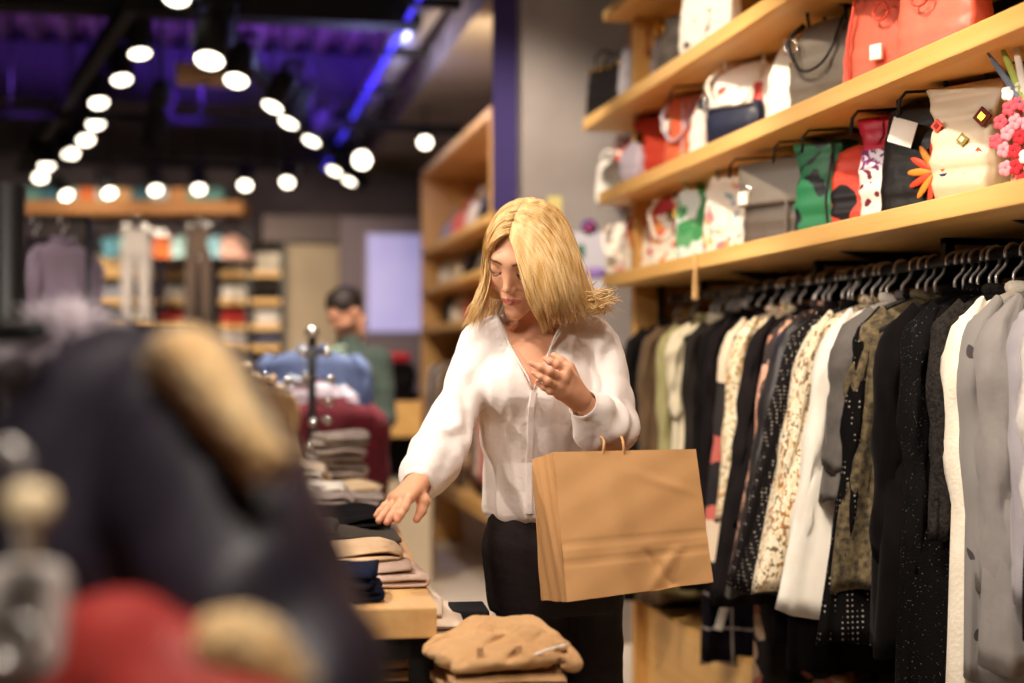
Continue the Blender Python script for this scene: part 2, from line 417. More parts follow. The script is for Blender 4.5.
# ------------------------------------------------------------------ concrete pillar + wall posters
pf = 6.55; a = P(522, 300, pf); b = P(652, 300, pf)
struct('wall_pillar', MB().box((a.x, a.y, 0), (b.x+.15, a.y+.66, 3.9), bev=.01), CONC)
PY = a.y
def flat_on_pillar(name, label, cat, u0, v0, u1, v1, m, extra=None):
    def pp(u, v):
        k = Q(u, v, 1.0)-Vector((0, 0, CAMZ)); kk = yaw(k); s = (PY-.006)/kk.y
        return Vector((kk.x*s, PY-.006, CAMZ+kk.z*s))
    A, B = pp(u0, v0), pp(u1, v1); t = thing(name, label, cat, ((A.x+B.x)/2, PY, (A.z+B.z)/2))
    w2, h2 = (B.x-A.x)/2, (A.z-B.z)/2
    MB().box((-w2, -.006, -h2), (w2, 0, h2)).build('sheet', m, t)
    return t, w2, h2
t, w2, h2 = flat_on_pillar('poster', 'white poster with violet print on the concrete pillar', 'poster', 573, 232, 607, 292, mat('poster_paper', 'DDD6DC', .6))
MB().box((-w2*.8, -.008, .02), (-w2*.3, -.006, .08)).build('picture', mat('green_print', '4E7F6A', .6), t)
MB().lathe([(0, 0), (.06, 0), (.06, .002), (0, .002)], 18, mtx=Matrix.Rotation(math.pi/2, 3, 'X')@Matrix.Diagonal((1, .45, 1)), c=(w2*.3, -.006, -.05)).build('blot', mat('violet_print', 'A07CC0', .6), t)
A = P(593, 226, pf)
t = thing('round_sign', 'small round blue and red prohibition sign on the pillar', 'sign', (A.x, PY, A.z))
MX = Matrix.Rotation(math.pi/2, 3, 'X')
MB().lathe([(0, 0), (.038, 0), (.038, .006), (0, .006)], 24, mtx=MX, c=(0, -.0, 0)).build('disc', mat('sign_blue', '3A2E8E', .5), t)
MB().lathe([(0, 0), (.026, 0), (.026, .004), (0, .004)], 24, mtx=MX, c=(0, -.005, 0)).build('face', mat('sign_red', 'C2503E', .5), t)
MB().box((-.03, -.012, -.006), (.03, -.009, .006), rot=Matrix.Rotation(.8, 3, 'Y')).build('bar', mat('sign_blue', '3A2E8E'), t)
t, w2, h2 = flat_on_pillar('poster', 'yellow cornered paper notice high behind the blonde woman', 'poster', 548, 196, 562, 222, mat('yellow_paper', 'D9C77A', .6))
# dark banner stand at the pillar's side
p = P(512, 60, 6.75); q = P(512, 215, 6.75)
t = thing('banner_frame', 'tall black banner frame hanging beside the pillar', 'banner', (a.x-.085, PY+.12, 1.9))
MB().box((.09, -.02, 0), (.12, .02, 1.35)).box((-.03, -.015, 1.32), (.12, .015, 1.35)).build('frame', BLACK, t)
MB().box((-.03, -.006, .12), (.09, .006, 1.32)).build('sheet', mat('violet_banner', '3A2C62', .8), t)
MB().tube([(.1, 0, 1.35), (.1, 0, 2.0)], .006, 6).build('wire', BLACK, t)
# ================================================================== SPOTLIGHTS
GLOW = mat('lamp_glow', 'FFEFD6', .4, emit=6)
GLOWG = mat('lamp_glow_yellow', 'FFF3B0', .4, emit=14)
DIMG = mat('lamp_glow_dim', 'C9BAF0', .4, emit=2.0)
def spot_can(r, L, glow, name='spotlight'):
    t = thing(name, 'x', 'spotlight')
    MB().lathe([(0, L), (r*.7, L), (r, L*.85), (r, 0), (r*.9, 0), (r*.86, L*.15), (0, L*.16)], 18).build('can', BLACKM, t)
    MB().lathe([(0, .02), (r*.84, .02), (r*.84, .012), (0, .004)], 18).build('lens', glow, t)
    MB().box((-r*1.25, -.012, L*.35), (-r*1.1, .012, L*1.25)).box((r*1.1, -.012, L*.35), (r*1.25, .012, L*1.25)).box((-r*1.25, -.012, L*1.25), (r*1.25, .012, L*1.32)).build('yoke', BLACK, t)
    for c_ in t.children: c_.rotation_mode = 'QUATERNION'
    MB().tube([(0, 0, L*.5), (0, 0, 1)], .007, 8).build('stem', BLACKM, t)
    return t
protoA = spot_can(.072, .27, GLOW); used = [False]
def put_spot(u, v, d, label, group, k=.45, side=0, s=1):
    """aim: 0 straight down, 1 level towards the aisle's near end; side turns it"""
    t = protoA if not used[0] else copy_tree(protoA)
    used[0] = True; p = P(u, v, d); t.location = p; c = (Vector((0, 0, CAMZ))-p).normalized(); c.z = 0
    dr = (c*k+Vector((0, 0, -1))*(1-k)+Vector((side, 0, 0))).normalized()
    zc_ = 3.9 if p.y < 11.8 else 3.43
    for c_ in t.children:
        if c_.name.startswith('stem'): c_.scale = (1, 1, zc_-p.z+.07)
        else: c_.rotation_quaternion = dr.to_track_quat('-Z', 'Y'); c_.scale = (s, s, s)
    t['label'] = label; t['group'] = group; return t
TZ = 3.22
def track(name, label, u0, v0, u1, v1, z=TZ):
    d0 = FPX*(z-CAMZ)/(365-v0); d1 = FPX*(z-CAMZ)/(365-v1); A = P(u0, v0, d0); B = P(u1, v1, d1); A.z = B.z = z
    t = thing(name, label, 'track', A); D = (B-A)
    MB().box((-D.length/2, -.035, -.05), (D.length/2, .035, .05), rot=Matrix.Rotation(math.atan2(D.y, D.x), 3, 'Z')).build('rail', BLACKM, t, loc=D/2)
    for k in range(4):
        MB().tube([(D*((k+.5)/4)), D*((k+.5)/4)+Vector((0, 0, 3.9-z))], .01, 6).build('hanger_rod', BLACK, t)
    return A, B
A1, B1 = track('spotlight_track', 'black spotlight track running away to the upper left', 132, 2, 20, 170)
A2, B2 = track('spotlight_track', 'black spotlight track running away towards the centre of the ceiling', 188, -2, 368, 190)
left = [(140, 55), (122, 81), (99, 104), (96, 125), (86, 141), (71, 155), (47, 166), (41, 178)]
words = ['nearest lamp of the upper left track', 'second lamp along the upper left track', 'third lamp along the upper left track', 'fourth lamp along the upper left track', 'fifth lamp along the upper left track', 'bright sixth lamp on the upper left track', 'last but one lamp of the left track', 'farthest lamp of the upper left track']
for (u, v), wd in zip(left, words):
    t = (178-v)/(178-55); d = 8.3+(12.4-8.3)*(1-t)
    put_spot(u, v, d, 'black can spotlight, '+wd, 'spotlights of the left track', k=.27+.18*(1-t), side=.10)
right = [(209, 62, 7.2, 1.15), (176, -1, 7.2, 1.1), (236, 82, 7.8, 1), (272, 108, 8.6, 1), (288, 124, 9.4, 1), (311, 142, 10.2, 1), (334, 172, 12.2, 1), (349, 182, 12.6, .9)]
words = ['large lit lamp hung lowest near the top of the picture', 'lamp cut by the top edge of the picture', 'unlit looking lamp beside the large bright one', 'third lamp down the central track', 'fourth lamp down the central track', 'bright middle lamp of the central track', 'lamp near the far end of central track', 'farthest lamp of the central track']
for (u, v, d, s), wd in zip(right, words):
    t = put_spot(u, v, d, 'black can spotlight, '+wd, 'spotlights of the central track', k=.36 if v < 100 else .27, side=-.08 if v < 100 else -.3, s=s)
for k, (u, v) in enumerate([(67, 196), (110, 194), (156, 191), (199, 190), (245, 186), (287, 183)]):
    put_spot(u, v, 11.2, 'warm lit spotlight over the far denim bay, '+['leftmost', 'second from left', 'third from left', 'fourth from left', 'fifth from left', 'rightmost'][k]+' of the row', 'spotlights over the far bay', k=.50, side=.25-.07*k, s=.8)
A, B = P(40, 178, 11.35), P(310, 172, 11.35)
t = thing('spotlight_track', 'black cross track holding the row of warm lamps', 'track', (A.x, A.y, A.z+.14))
MB().box((0, -.02, -.025), ((B-A).x, .02, .025)).build('rail', BLACKM, t)
for k in range(3): MB().tube([((B-A).x*(.15+.35*k), 0, 0), ((B-A).x*(.15+.35*k), 0, 3.45-A.z-.14)], .01, 6).build('hanger_rod', BLACK, t)
put_spot(362, 160, 10.5, 'single very bright white spotlight under the blue ceiling', 'single spotlights', k=.85, s=1.0)
put_spot(501, 171, 9.6, 'yellow glowing spotlight between wooden bay and pillar', 'single spotlights', k=.85, s=.8)
put_spot(150, 145, 9.8, 'dark unlit spotlight turned away under the violet ceiling', 'single spotlights', k=-.5, side=-.4, s=1.1)
put_spot(425, 143, 11, 'faint lavender lit spotlight by the wooden bay top', 'single spotlights', k=.6, s=.8)
# ================================================================== DISPLAY SHELF UNIT ON THE RIGHT
XF, XB = 1.50, 2.06; YE = 5.32; SZ = [1.655, 1.99, 2.325]
t = thing('display_shelf_unit', 'long oak wall shelving with three bag shelves above a clothes rail', 'shelving', (XF, YE, 0))
ST = .048
for z, ex in zip(SZ, (.10, .17, .42)): MB().box((0, -4.6, z-ST), (XB-XF, ex, z), bev=.004).build('shelf', WOOD, t)
MB().box((0, -4.6, 2.66), (XB-XF, .1, 2.70), bev=.004).build('shelf', WOOD, t)
MB().box((.10, .0, 0), (XB-XF, .05, 2.66), bev=.004).build('end_panel', WOOD2, t)
MB().box((.14, -4.6, 0.0), (XB-XF, .0, .37), bev=.004).build('plinth', WOOD, t)
MB().box((.19, -.03, .37), (.21, -.01, 1.607)).build('post', BLACK, t)
MB().box((XB-XF-.01, -4.6, .37), (XB-XF+.04, .0, 2.7)).build('back_panel', mat('black_panel', '120E0E', .8), t)
for Y in (-.9, -1.75, -2.6, -3.45):
    MB().box((XB-XF-.05, Y-.02, .37), (XB-XF-.01, Y+.02, 2.66)).build('upright', BLACK, t)
    for z in SZ:
        MB().add([(.15, Y-.008, z-ST-.001), (XB-XF-.05, Y-.008, z-ST-.001), (XB-XF-.05, Y-.008, z-ST-.09), (.15, Y+.008, z-ST-.001), (XB-XF-.05, Y+.008, z-ST-.001), (XB-XF-.05, Y+.008, z-ST-.09)],
                 [(0, 1, 2), (5, 4, 3), (0, 3, 4, 1), (1, 4, 5, 2), (2, 5, 3, 0)], smooth=False).build('bracket', BLACK, t)
for Y, z in ((-.62, 2), (-1.55, 1), (-1.75, 1), (-2.05, 1), (-2.3, 1), (-1.2, 1)):
    zz = SZ[z]-ST; MB().tube([(.2, Y, zz), (.06, Y, zz-.012), (.045, Y, zz-.03), (.045, Y+.01, zz-.07)], .004, 6).build('wire_hook', BLACK, t)
# clothes rail
XR = 1.735; ZR = 1.552
t = thing('clothes_rail', 'black steel clothes rail under the lowest bag shelf', 'rail', (XR, 5.25, ZR))
MB().tube([(0, 0, 0), (0, -4.5, 0)], .014, 12).build('tube', BLACK, t)
for Y in (-.35, -1.35, -2.1, -2.85, -3.6):
    MB().box((-.012, Y-.012, .0), (.012, Y+.012, SZ[0]-ST-ZR)).box((-.012, Y-.012, .04), (.31, Y+.012, .06)).build('rail_bracket', BLACK, t)
t = thing('back_rail', 'second pale wooden bar glimpsed behind the hangers', 'rail', (1.98, 5.2, 1.50))
for Y0, Y1 in ((0, -.7), (-1.0, -1.6), (-1.9, -2.3)): MB().box((-.01, Y1, -.02), (.01, Y0, .02)).build('bar', WOODT, t)
# ------------------------------------------------------------------ bags
def rrect(w, d, n, e=.35):
    out = []
    for j in range(n):
        a = 2*math.pi*j/n; c, s = math.cos(a), math.sin(a)
        out.append((w/2*math.copysign(abs(c)**e, c), d/2*math.copysign(abs(s)**e, s)))
    return out
def bag(name, label, cat, u, shelf, wpx, hpx, m, style='tote', beta=28, X=1.67, d_=.10, hm=None, acc=(), lean=0, group=None):
    Y = YX(u, X); dep = X*math.sin(TH)+Y*math.cos(TH); al = TH+math.atan((u-CU)/FPX); b = math.radians(beta)
    W = min(wpx*1.12*dep/FPX/math.sin(al+b), .38); H = min(hpx*1.1*dep/FPX, .275)
    t = thing(name, label, cat, (X, Y, SZ[shelf]+.001), group=group)
    t.rotation_euler = (0, 0, -math.pi/2+b)       # local -y faces the aisle, turned towards the camera
    n = 32; R = random.Random(int(u*7+shelf)); rings = []
    K = {'tote': [(0, .90, .9), (.02, .98, 1), (.3, 1.0, 1), (.7, .97, .8), (.93, .95, .5), (1, .96, .42)],
         'hobo': [(0, .7, .7), (.05, .95, 1), (.3, 1.0, 1.1), (.6, .9, .9), (.85, .62, .5), (1, .5, .3)],
         'bucket': [(0, .72, .9), (.04, .8, 1.1), (.35, .86, 1.15), (.6, .8, 1), (.72, .74, .8), (.8, .86, .8), (1, 1.0, .8)],
         'flat': [(0, .92, .9), (.03, 1, 1), (.4, .97, 1), (.8, .9, .7), (1, .82, .35)],
         'backpack': [(0, .8, .8), (.04, .95, 1), (.3, 1, 1.1), (.6, .98, 1), (.85, .85, .8), (.96, .6, .5), (1, .35, .3)],
         'round': [(0, .45, .7), (.08, .78, 1), (.3, 1, 1.1), (.55, 1, 1.1), (.8, .8, .8), (.95, .45, .5), (1, .2, .3)]}[style]
    ph = [R.uniform(0, 6.28) for _ in range(4)]
    prof = []
    for i in range(17):
        s = i/16
        for k in range(len(K)-1):
            if K[k][0] <= s <= K[k+1][0]:
                f = (s-K[k][0])/(K[k+1][0]-K[k][0]); prof.append((s, K[k][1]*(1-f)+K[k+1][1]*f, K[k][2]*(1-f)+K[k+1][2]*f)); break
    amp = .05 if style in ('hobo', 'bucket', 'flat') else .025
    for s, a, c in prof:
        pts = rrect(W*a, d_*c, n, .45 if style in ('hobo', 'round', 'backpack') else .3); z = s*H*.98
        rr = []
        for j, (x, y) in enumerate(pts):
            q = 2*math.pi*j/n; k = 1+amp*math.sin(3*q+ph[0]+s*4)+amp*.6*math.sin(7*q+ph[1]-s*7)*s
            top = (.035*H*math.cos(x/W*6) if s > .97 and style in ('tote', 'flat') else 0)
            rr.append(Vector((x*k+lean*s*H, y*(k+amp*2*math.sin(5*s*6+ph[2])), z+top)))
        rings.append(rr)
    if style in ('tote', 'bucket', 'flat'):      # open top: lip turned in
        last = rings[-1]; cx = lean*H
        rings.append([Vector((cx+(p.x-cx)*.94, p.y*.7, p.z-.003)) for p in last]); rings.append([Vector((cx+(p.x-cx)*.9, p.y*.55, p.z-.05)) for p in last])
    MB().loft(rings).build('bag_body', m, t)
    hm = hm or m
    D = d_
    for a in acc:
        k = a[0]
        if k == 'handles':
            hh = a[1]*H; ww = W*.26
            for s in (-1, 1):
                pts = bez([(-ww+lean*H, s*D*.22, H*.88), (-ww*.95+lean*H, s*D*.3, H+hh*.6), (lean*H, s*D*.34, H+hh), (ww*.95+lean*H, s*D*.3, H+hh*.6), (ww+lean*H, s*D*.22, H*.88)], 16)
                MB().tube(pts, .0038, 8, flat=1.7).build('handle', hm, t)
        elif k == 'droop':
            pts = bez([(-W*.3, -D*.3, H*.95), (-W*.38, -D*.62, H*.75), (-W*.15, -D*.72, H*.42), (W*.18, -D*.7, H*.5), (W*.3, -D*.4, H*.95)], 18)
            MB().tube(pts, .004, 8, flat=1.8).build('strap', hm, t)
        elif k == 'flap':
            MB().loft([[Vector((x, y-D*(.48+.08*s), H*(.97-.5*s)-.004)) for x, y in rrect(W*(1.0-.04*s), .012, 16)] for s in (0, .3, .6, .9, 1)]).build('flap', a[1], t)
        elif k == 'pocket':
            MB().loft([[Vector((x, y-D*.55, z*H)) for x, y in rrect(W*ww, D*.5*q, 20, .5)] for z, ww, q in ((.04, .68, .6), (.07, .74, 1), (.3, .76, 1.1), (.45, .72, .9), (.48, .68, .5))]).build('pocket', a[1], t)
            MB().tube([(-W*.33, -D*.84, H*.44), (W*.33, -D*.84, H*.44)], .0035, 6).build('zip', CHROME, t)
        elif k == 'tag':
            MB().box((-.035, -.001, -.03), (.035, .001, .03), rot=Matrix.Rotation(.35, 3, 'Y')).build('price_tag', WHITEP, t, loc=(a[1]*W, -D*.62, a[2]*H))
        elif k == 'clasp':
            MB().box((-.018, -.006, -.02), (.018, .006, .02), bev=.004).build('clasp', a[1], t, loc=(a[2]*W, -D*.62, a[3]*H))
        elif k == 'studs':
            for i in range(4): MB().ball((0, 0, 0), .009, 6).build('stud', a[1], t, loc=((-.4+.27*i)*W, -D*.35, H*.93))
        elif k == 'diamonds':
            for i, (x, z, s, mm) in enumerate(a[1]):
                MB().box((-s, -.003, -s), (s, .003, s), rot=Matrix.Rotation(math.pi/4, 3, 'Y')).box((-s*.5, -.005, -s*.5), (s*.5, .004, s*.5), mi=1, rot=Matrix.Rotation(math.pi/4, 3, 'Y')).build('diamond_patch', mm, t, loc=(x*W, -D*.53, z*H))
        elif k == 'tassel':
            mb = MB().ball((0, 0, 0), .012, 6)
            for i in range(9): mb.tube([(0, 0, -.01), (.012*math.cos(i), .012*math.sin(i), -.09)], .003, 5)
            mb.build('tassel', a[1], t, loc=(a[2]*W, -D*.6, a[3]*H))
        elif k == 'ring':
            MB().tube([(a[2]*W+.022*math.cos(q/12*2*math.pi), -D*.6, a[3]*H+.022*math.sin(q/12*2*math.pi)) for q in range(13)], .0035, 6).build('ring', a[1], t)
        elif k == 'seam':
            MB().tube(bez([(a[2]*W, -D*.58, H*.03), (a[2]*W*1.1, -D*.60, H*.4), (a[2]*W*.9, -D*.5, H*.93)], 12), .004, 6).build('piping', a[1], t)
        elif k == 'petals':
            for i in range(a[3]):
                q = i*2.39996; r = .006+.0145*math.sqrt(i); mb = MB()
                for e in range(5): mb.ball((.009*math.cos(e*1.257), 0, .009*math.sin(e*1.257)), .0085, 5, sc=(1, .4, 1))
                mb.build('flower', a[1][i % len(a[1])], t, loc=(r*math.cos(q)*.9+a[2][0]*W, -D*.60, a[2][1]*H+r*math.sin(q)*1.25))
        elif k == 'fan':
            for i in range(a[2]):
                q = math.pi*.15+i*math.pi*1.2/a[2]; MB().ball((0, 0, .04), .036, 8, sc=(.26, .12, 1)).build('flame', a[1][i % len(a[1])], t, loc=(a[3][0]*W, -D*.58, a[3][1]*H)).rotation_euler = (0, math.pi/2-q-1.2, 0)
        elif k == 'lower':
            lo_ = [r for r in rings[int(a[2]*16):int(a[3]*16)+1]]
            MB().loft([[Vector((p.x*1.02, p.y*1.04-.001, p.z)) for p in r] for r in lo_]).build('panel', a[1], t)
        elif k == 'feathers':
            for i in range(7):
                an = -.6+i*.2; MB().loft([[Vector((x*ww+math.sin(an)*s*.17, y*.003/.5, math.cos(an)*s*.17)) for x, y in rrect(1, 1, 8, .8)] for s, ww in ((0, .003), (.3, .02), (.7, .016), (1, .002))]).build('feather', a[1][i % len(a[1])], t, loc=(-.02, -D*.6, H*.62))
    return t
def leather(n, c, c2=None, **k): return mat(n, c, k.pop('rough', .42), c2, scale=k.pop('scale', 6), bump=.2, bscale=30, **k)
CORAL = leather('coral_leather', 'DC6A55', 'CE5A45'); CORALR = leather('coral_red_leather', 'D64C38', 'C03C2A')
floral1 = mat('floral_red_white', 'FFFFFF', .7, cols=['EADFD0', 'D8412E', 'F0E4D4', '3B4C9A', 'E9D9C4', 'D98A4A', 'EDE3D5', 'B9323A'], scale=15, warp=.35, bump=.1)
floral2 = mat('leaf_blue_white', 'FFFFFF', .7, cols=['DCE6E4', '3F8F55', 'E6EAE6', '4D7FBE', 'DDE4E0', '5DA06C', 'E9E4DA'], scale=12, warp=.4, bump=.1)
floral3 = mat('pale_multi_print', 'FFFFFF', .7, cols=['EDE3D6', 'E8DFD2', 'C9A55A', 'EFE7DA', 'D77E86', 'E9E0D2', '8FA8B8'], scale=18, warp=.3, bump=.1)
floral4 = mat('white_floral', 'FFFFFF', .75, cols=['EADCCB', 'E6D6C4', 'D68E82', 'EDE1D1', 'C9B090', 'E8D9C8'], scale=16, warp=.3)
GREY = leather('grey_leather', '6E655C', '62594F'); GREYP = leather('taupe_leather', '5A5049', '4F463F')
CREAM = leather('cream_leather', 'DCCBB0', 'D2C0A2'); WHITEL = leather('white_leather', 'EDE5D8', 'E4DBCC'); NAVY = leather('navy_leather', '23283F', '1C2036')
BLKL = leather('black_leather', '14100F', '1C1716'); TAN = leather('tan_leather', 'C8814A', 'B87038'); LAV = leather('lavender_leather', 'C9BFD0', 'BDB2C8')
FELT = cloth('grey_felt', 'A6A0A4', '989296'); FUR = mat('grey_plush', '6A625C', .9, '4D4642', scale=20, bump=1, bscale=60)
REDP = mat('flame_red', 'D9452A', .5); ORNG = mat('orange_patch', 'E58A2E', .5); GOLDT = mat('olive_gold', '8A7A34', .6)
# top shelf
bag('shoulder_bag', 'black bag with gold studs at the far end of the top shelf', 'bag', 610, 2, 32, 58, BLKL, 'tote', acc=[('studs', GOLD), ('handles', .2)])
bag('tote_bag', 'plain grey felt tote on the top shelf beside the studded black bag', 'bag', 646, 2, 38, 62, FELT, 'tote', acc=[('tassel', TAN, .3, 1.0), ('handles', .3)], hm=TAN)
bag('fur_bag', 'dark grey plush bag between the felt tote and white bag', 'bag', 678, 2, 30, 66, FUR, 'hobo', acc=[('ring', GOLD, -.2, .8)])
bag('tote_bag', 'white tote with black line drawing, nearest on the top shelf', 'bag', 712, 2, 46, 78, mat('ink_on_white', 'EFE9E2', .6, '2A2624', kind='blotch', scale=14, thr=.63, warp=.5), 'tote', acc=[('handles', .3)])
# middle shelf
bag('box_bag', 'small white bag at the far end of the middle shelf', 'bag', 612, 1, 20, 40, WHITEL, 'tote', d_=.08, acc=[('handles', .2)])
bag('clutch_bag', 'small orange red bag beside the small white one', 'bag', 626, 1, 16, 52, CORAL, 'flat', X=1.75, acc=[('handles', .2)])
bag('round_bag', 'rounded pale lavender bag in front of the coral red tote', 'bag', 638, 1, 20, 42, LAV, 'round', X=1.6)
bag('tote_bag', 'bright coral red tote with folded top on the middle shelf', 'bag', 660, 1, 38, 62, CORALR, 'bucket', acc=[('handles', .1), ('clasp', GOLD, -.2, .7)])
bag('bucket_bag', 'orange and tan bucket bag with knotted lavender top', 'bag', 690, 1, 36, 82, mat('orange_tan', 'DD6A48', .45, 'C98650', kind='blotch', scale=5, thr=.5), 'bucket', acc=[('seam', LAV, .1), ('clasp', WHITEP, -.3, .62), ('droop',)], hm=LAV)
bag('shoulder_bag', 'white and salmon panelled bag on the middle shelf before the backpack', 'bag', 716, 1, 34, 80, mat('salmon_panels', 'E8E2DC', .5, 'DB7A62', kind='blotch', scale=7, thr=.55), 'hobo', acc=[('seam', WHITEP, 0), ('clasp', CHROME, 0, .7)])
bag('backpack', 'white floral backpack with navy front pocket on the middle shelf', 'backpack', 752, 1, 64, 98, mat('white_red_floral', 'EDE2D8', .5, 'C8443C', kind='spots', scale=9, thr=.3, warp=.3), 'backpack', d_=.13, acc=[('pocket', NAVY), ('droop',), ('handles', .12)], hm=WHITEL)
bag('shoulder_bag', 'slouchy cream white bag right of the floral backpack', 'bag', 799, 1, 46, 92, WHITEL, 'hobo', acc=[('clasp', GOLD, .2, .6)])
bag('backpack', 'large grey leather backpack with dangling straps on the middle shelf', 'backpack', 836, 1, 62, 88, GREY, 'backpack', d_=.14, acc=[('droop',), ('handles', .25), ('ring', CHROME, -.35, .7)], hm=BLKL)
bag('handbag', 'big coral leather handbag with ring and white tag', 'bag', 890, 1, 60, 90, CORAL, 'tote', d_=.13, acc=[('seam', CORALR, -.3), ('clasp', WHITEP, .1, .35), ('ring', CORALR, .15, .75), ('handles', .3)])
bag('handbag', 'coral handbag nearest the camera on the middle shelf', 'bag', 948, 1, 66, 90, CORAL, 'tote', d_=.13, acc=[('handles', .3), ('ring', CORALR, -.1, .7)])
# lowest shelf
bag('shoulder_bag', 'white bag with pale floral print at far end of lowest shelf', 'bag', 625, 0, 26, 52, floral4, 'hobo', acc=[('droop',)])
bag('tote_bag', 'red and white floral print tote on the lowest shelf', 'bag', 650, 0, 36, 70, floral1, 'tote', acc=[('handles', .1)])
bag('shoulder_bag', 'floral print bag with looping white strap on the lowest shelf', 'bag', 676, 0, 34, 68, floral1, 'flat', acc=[('droop',), ('clasp', GOLD, .2, .7)], hm=WHITEL)
bag('tote_bag', 'white tote printed with green leaves and blue flowers', 'bag', 702, 0, 36, 78, floral2, 'tote', acc=[('handles', .1)])
bag('tote_bag', 'pale tote with rainbow edged side, hung under the middle shelf', 'bag', 738, 0, 46, 88, floral3, 'tote', d_=.12, acc=[('handles', .25), ('seam', mat('rainbow', 'E04050', .5, 'F2C73A', kind='stripes', scale=20), .42)], hm=mat('thin_grey', '8A8480', .5))
bag('satchel', 'wide plain taupe grey satchel with white lined handle', 'bag', 792, 0, 74, 80, GREYP, 'tote', d_=.11, acc=[('flap', GREY), ('ring', CHROME, -.38, .62), ('clasp', WHITEP, -.4, .55), ('seam', GREY, .1)])
bag('patchwork_bag', 'green and black patchwork bag with long dark strap', 'bag', 826, 0, 44, 88, mat('green_patches', '1F6B42', .5, '14141A', kind='blotch', scale=9, thr=.5, warp=.2), 'bucket', acc=[('seam', BLKL, .4)], hm=BLKL)
bag('patchwork_bag', 'coral red bag with big black drops', 'bag', 862, 0, 38, 76, mat('coral_black_drops', 'D94A38', .45, '151014', kind='spots', scale=8, thr=.36, warp=.2), 'flat', acc=[('seam', BLKL, -.45)], hm=BLKL)
bag('patchwork_bag', 'crimson and violet bag with white lace lower half', 'bag', 892, 0, 44, 104, leather('crimson_leather', 'C2183A', 'AE1030'), 'bucket', acc=[('lower', mat('white_lace', 'E9E2DA', .6, '6A1030', kind='spots', scale=34, thr=.28), 0, .5), ('lower', mat('violet_band', '7A2A6A', .6, 'EDE4EE', kind='blotch', scale=26, thr=.5, warp=.4), .5, .72)], hm=BLKL)
bag('patchwork_bag', 'black bag with white price tag and orange flame appliqué', 'bag', 925, 0, 56, 106, BLKL, 'tote', d_=.12, acc=[('tag', -.05, .72), ('fan', [REDP, ORNG], 8, (.42, .35)), ('handles', .1)])
bag('tote_bag', 'cream bag decorated with small red diamond patches', 'bag', 976, 0, 66, 116, CREAM, 'bucket', d_=.12, acc=[('diamonds', [(-.28, .66, .011, [REDP, mat('dark_red', '7A1818')]), (.05, .52, .011, [GOLDT, CREAM]), (-.2, .33, .021, [mat('indigo', '2E2A5E'), REDP]), (.25, .38, .012, [REDP, REDP]), (.08, .2, .009, [REDP, REDP]), (.3, .68, .016, [mat('brown_bead', '6A2A1A'), GOLD])]), ('handles', .1)], hm=BLKL)
bag('flower_bag', 'pale bag covered with pink and red flowers and feathers', 'bag', 1058, 0, 60, 112, mat('pink_ground', 'D9A9A0', .6), 'tote', d_=.12, acc=[('petals', [mat('deep_red', 'B8202E'), mat('pink', 'E58C98'), mat('rose', 'D2505E'), WHITEP], (-.05, .45), 40), ('feathers', [mat('blue_grey', '6A7488'), mat('leaf_lime', 'A9B85A'), WHITEP])])
# long paper swing tag hanging below the lowest shelf
p = P(695, 262, 4.62)
t = thing('swing_tag', 'narrow beige strap hanging below the lowest shelf edge', 'strap', (1.492, YX(695, 1.49), 1.655))
MB().loft([[Vector((x, y, z)) for x, y in rrect(wd, .004, 8)] for z, wd in ((.0, .012), (-.06, .014), (-.14, .024), (-.15, .022))]).build('band', WOODT, t)
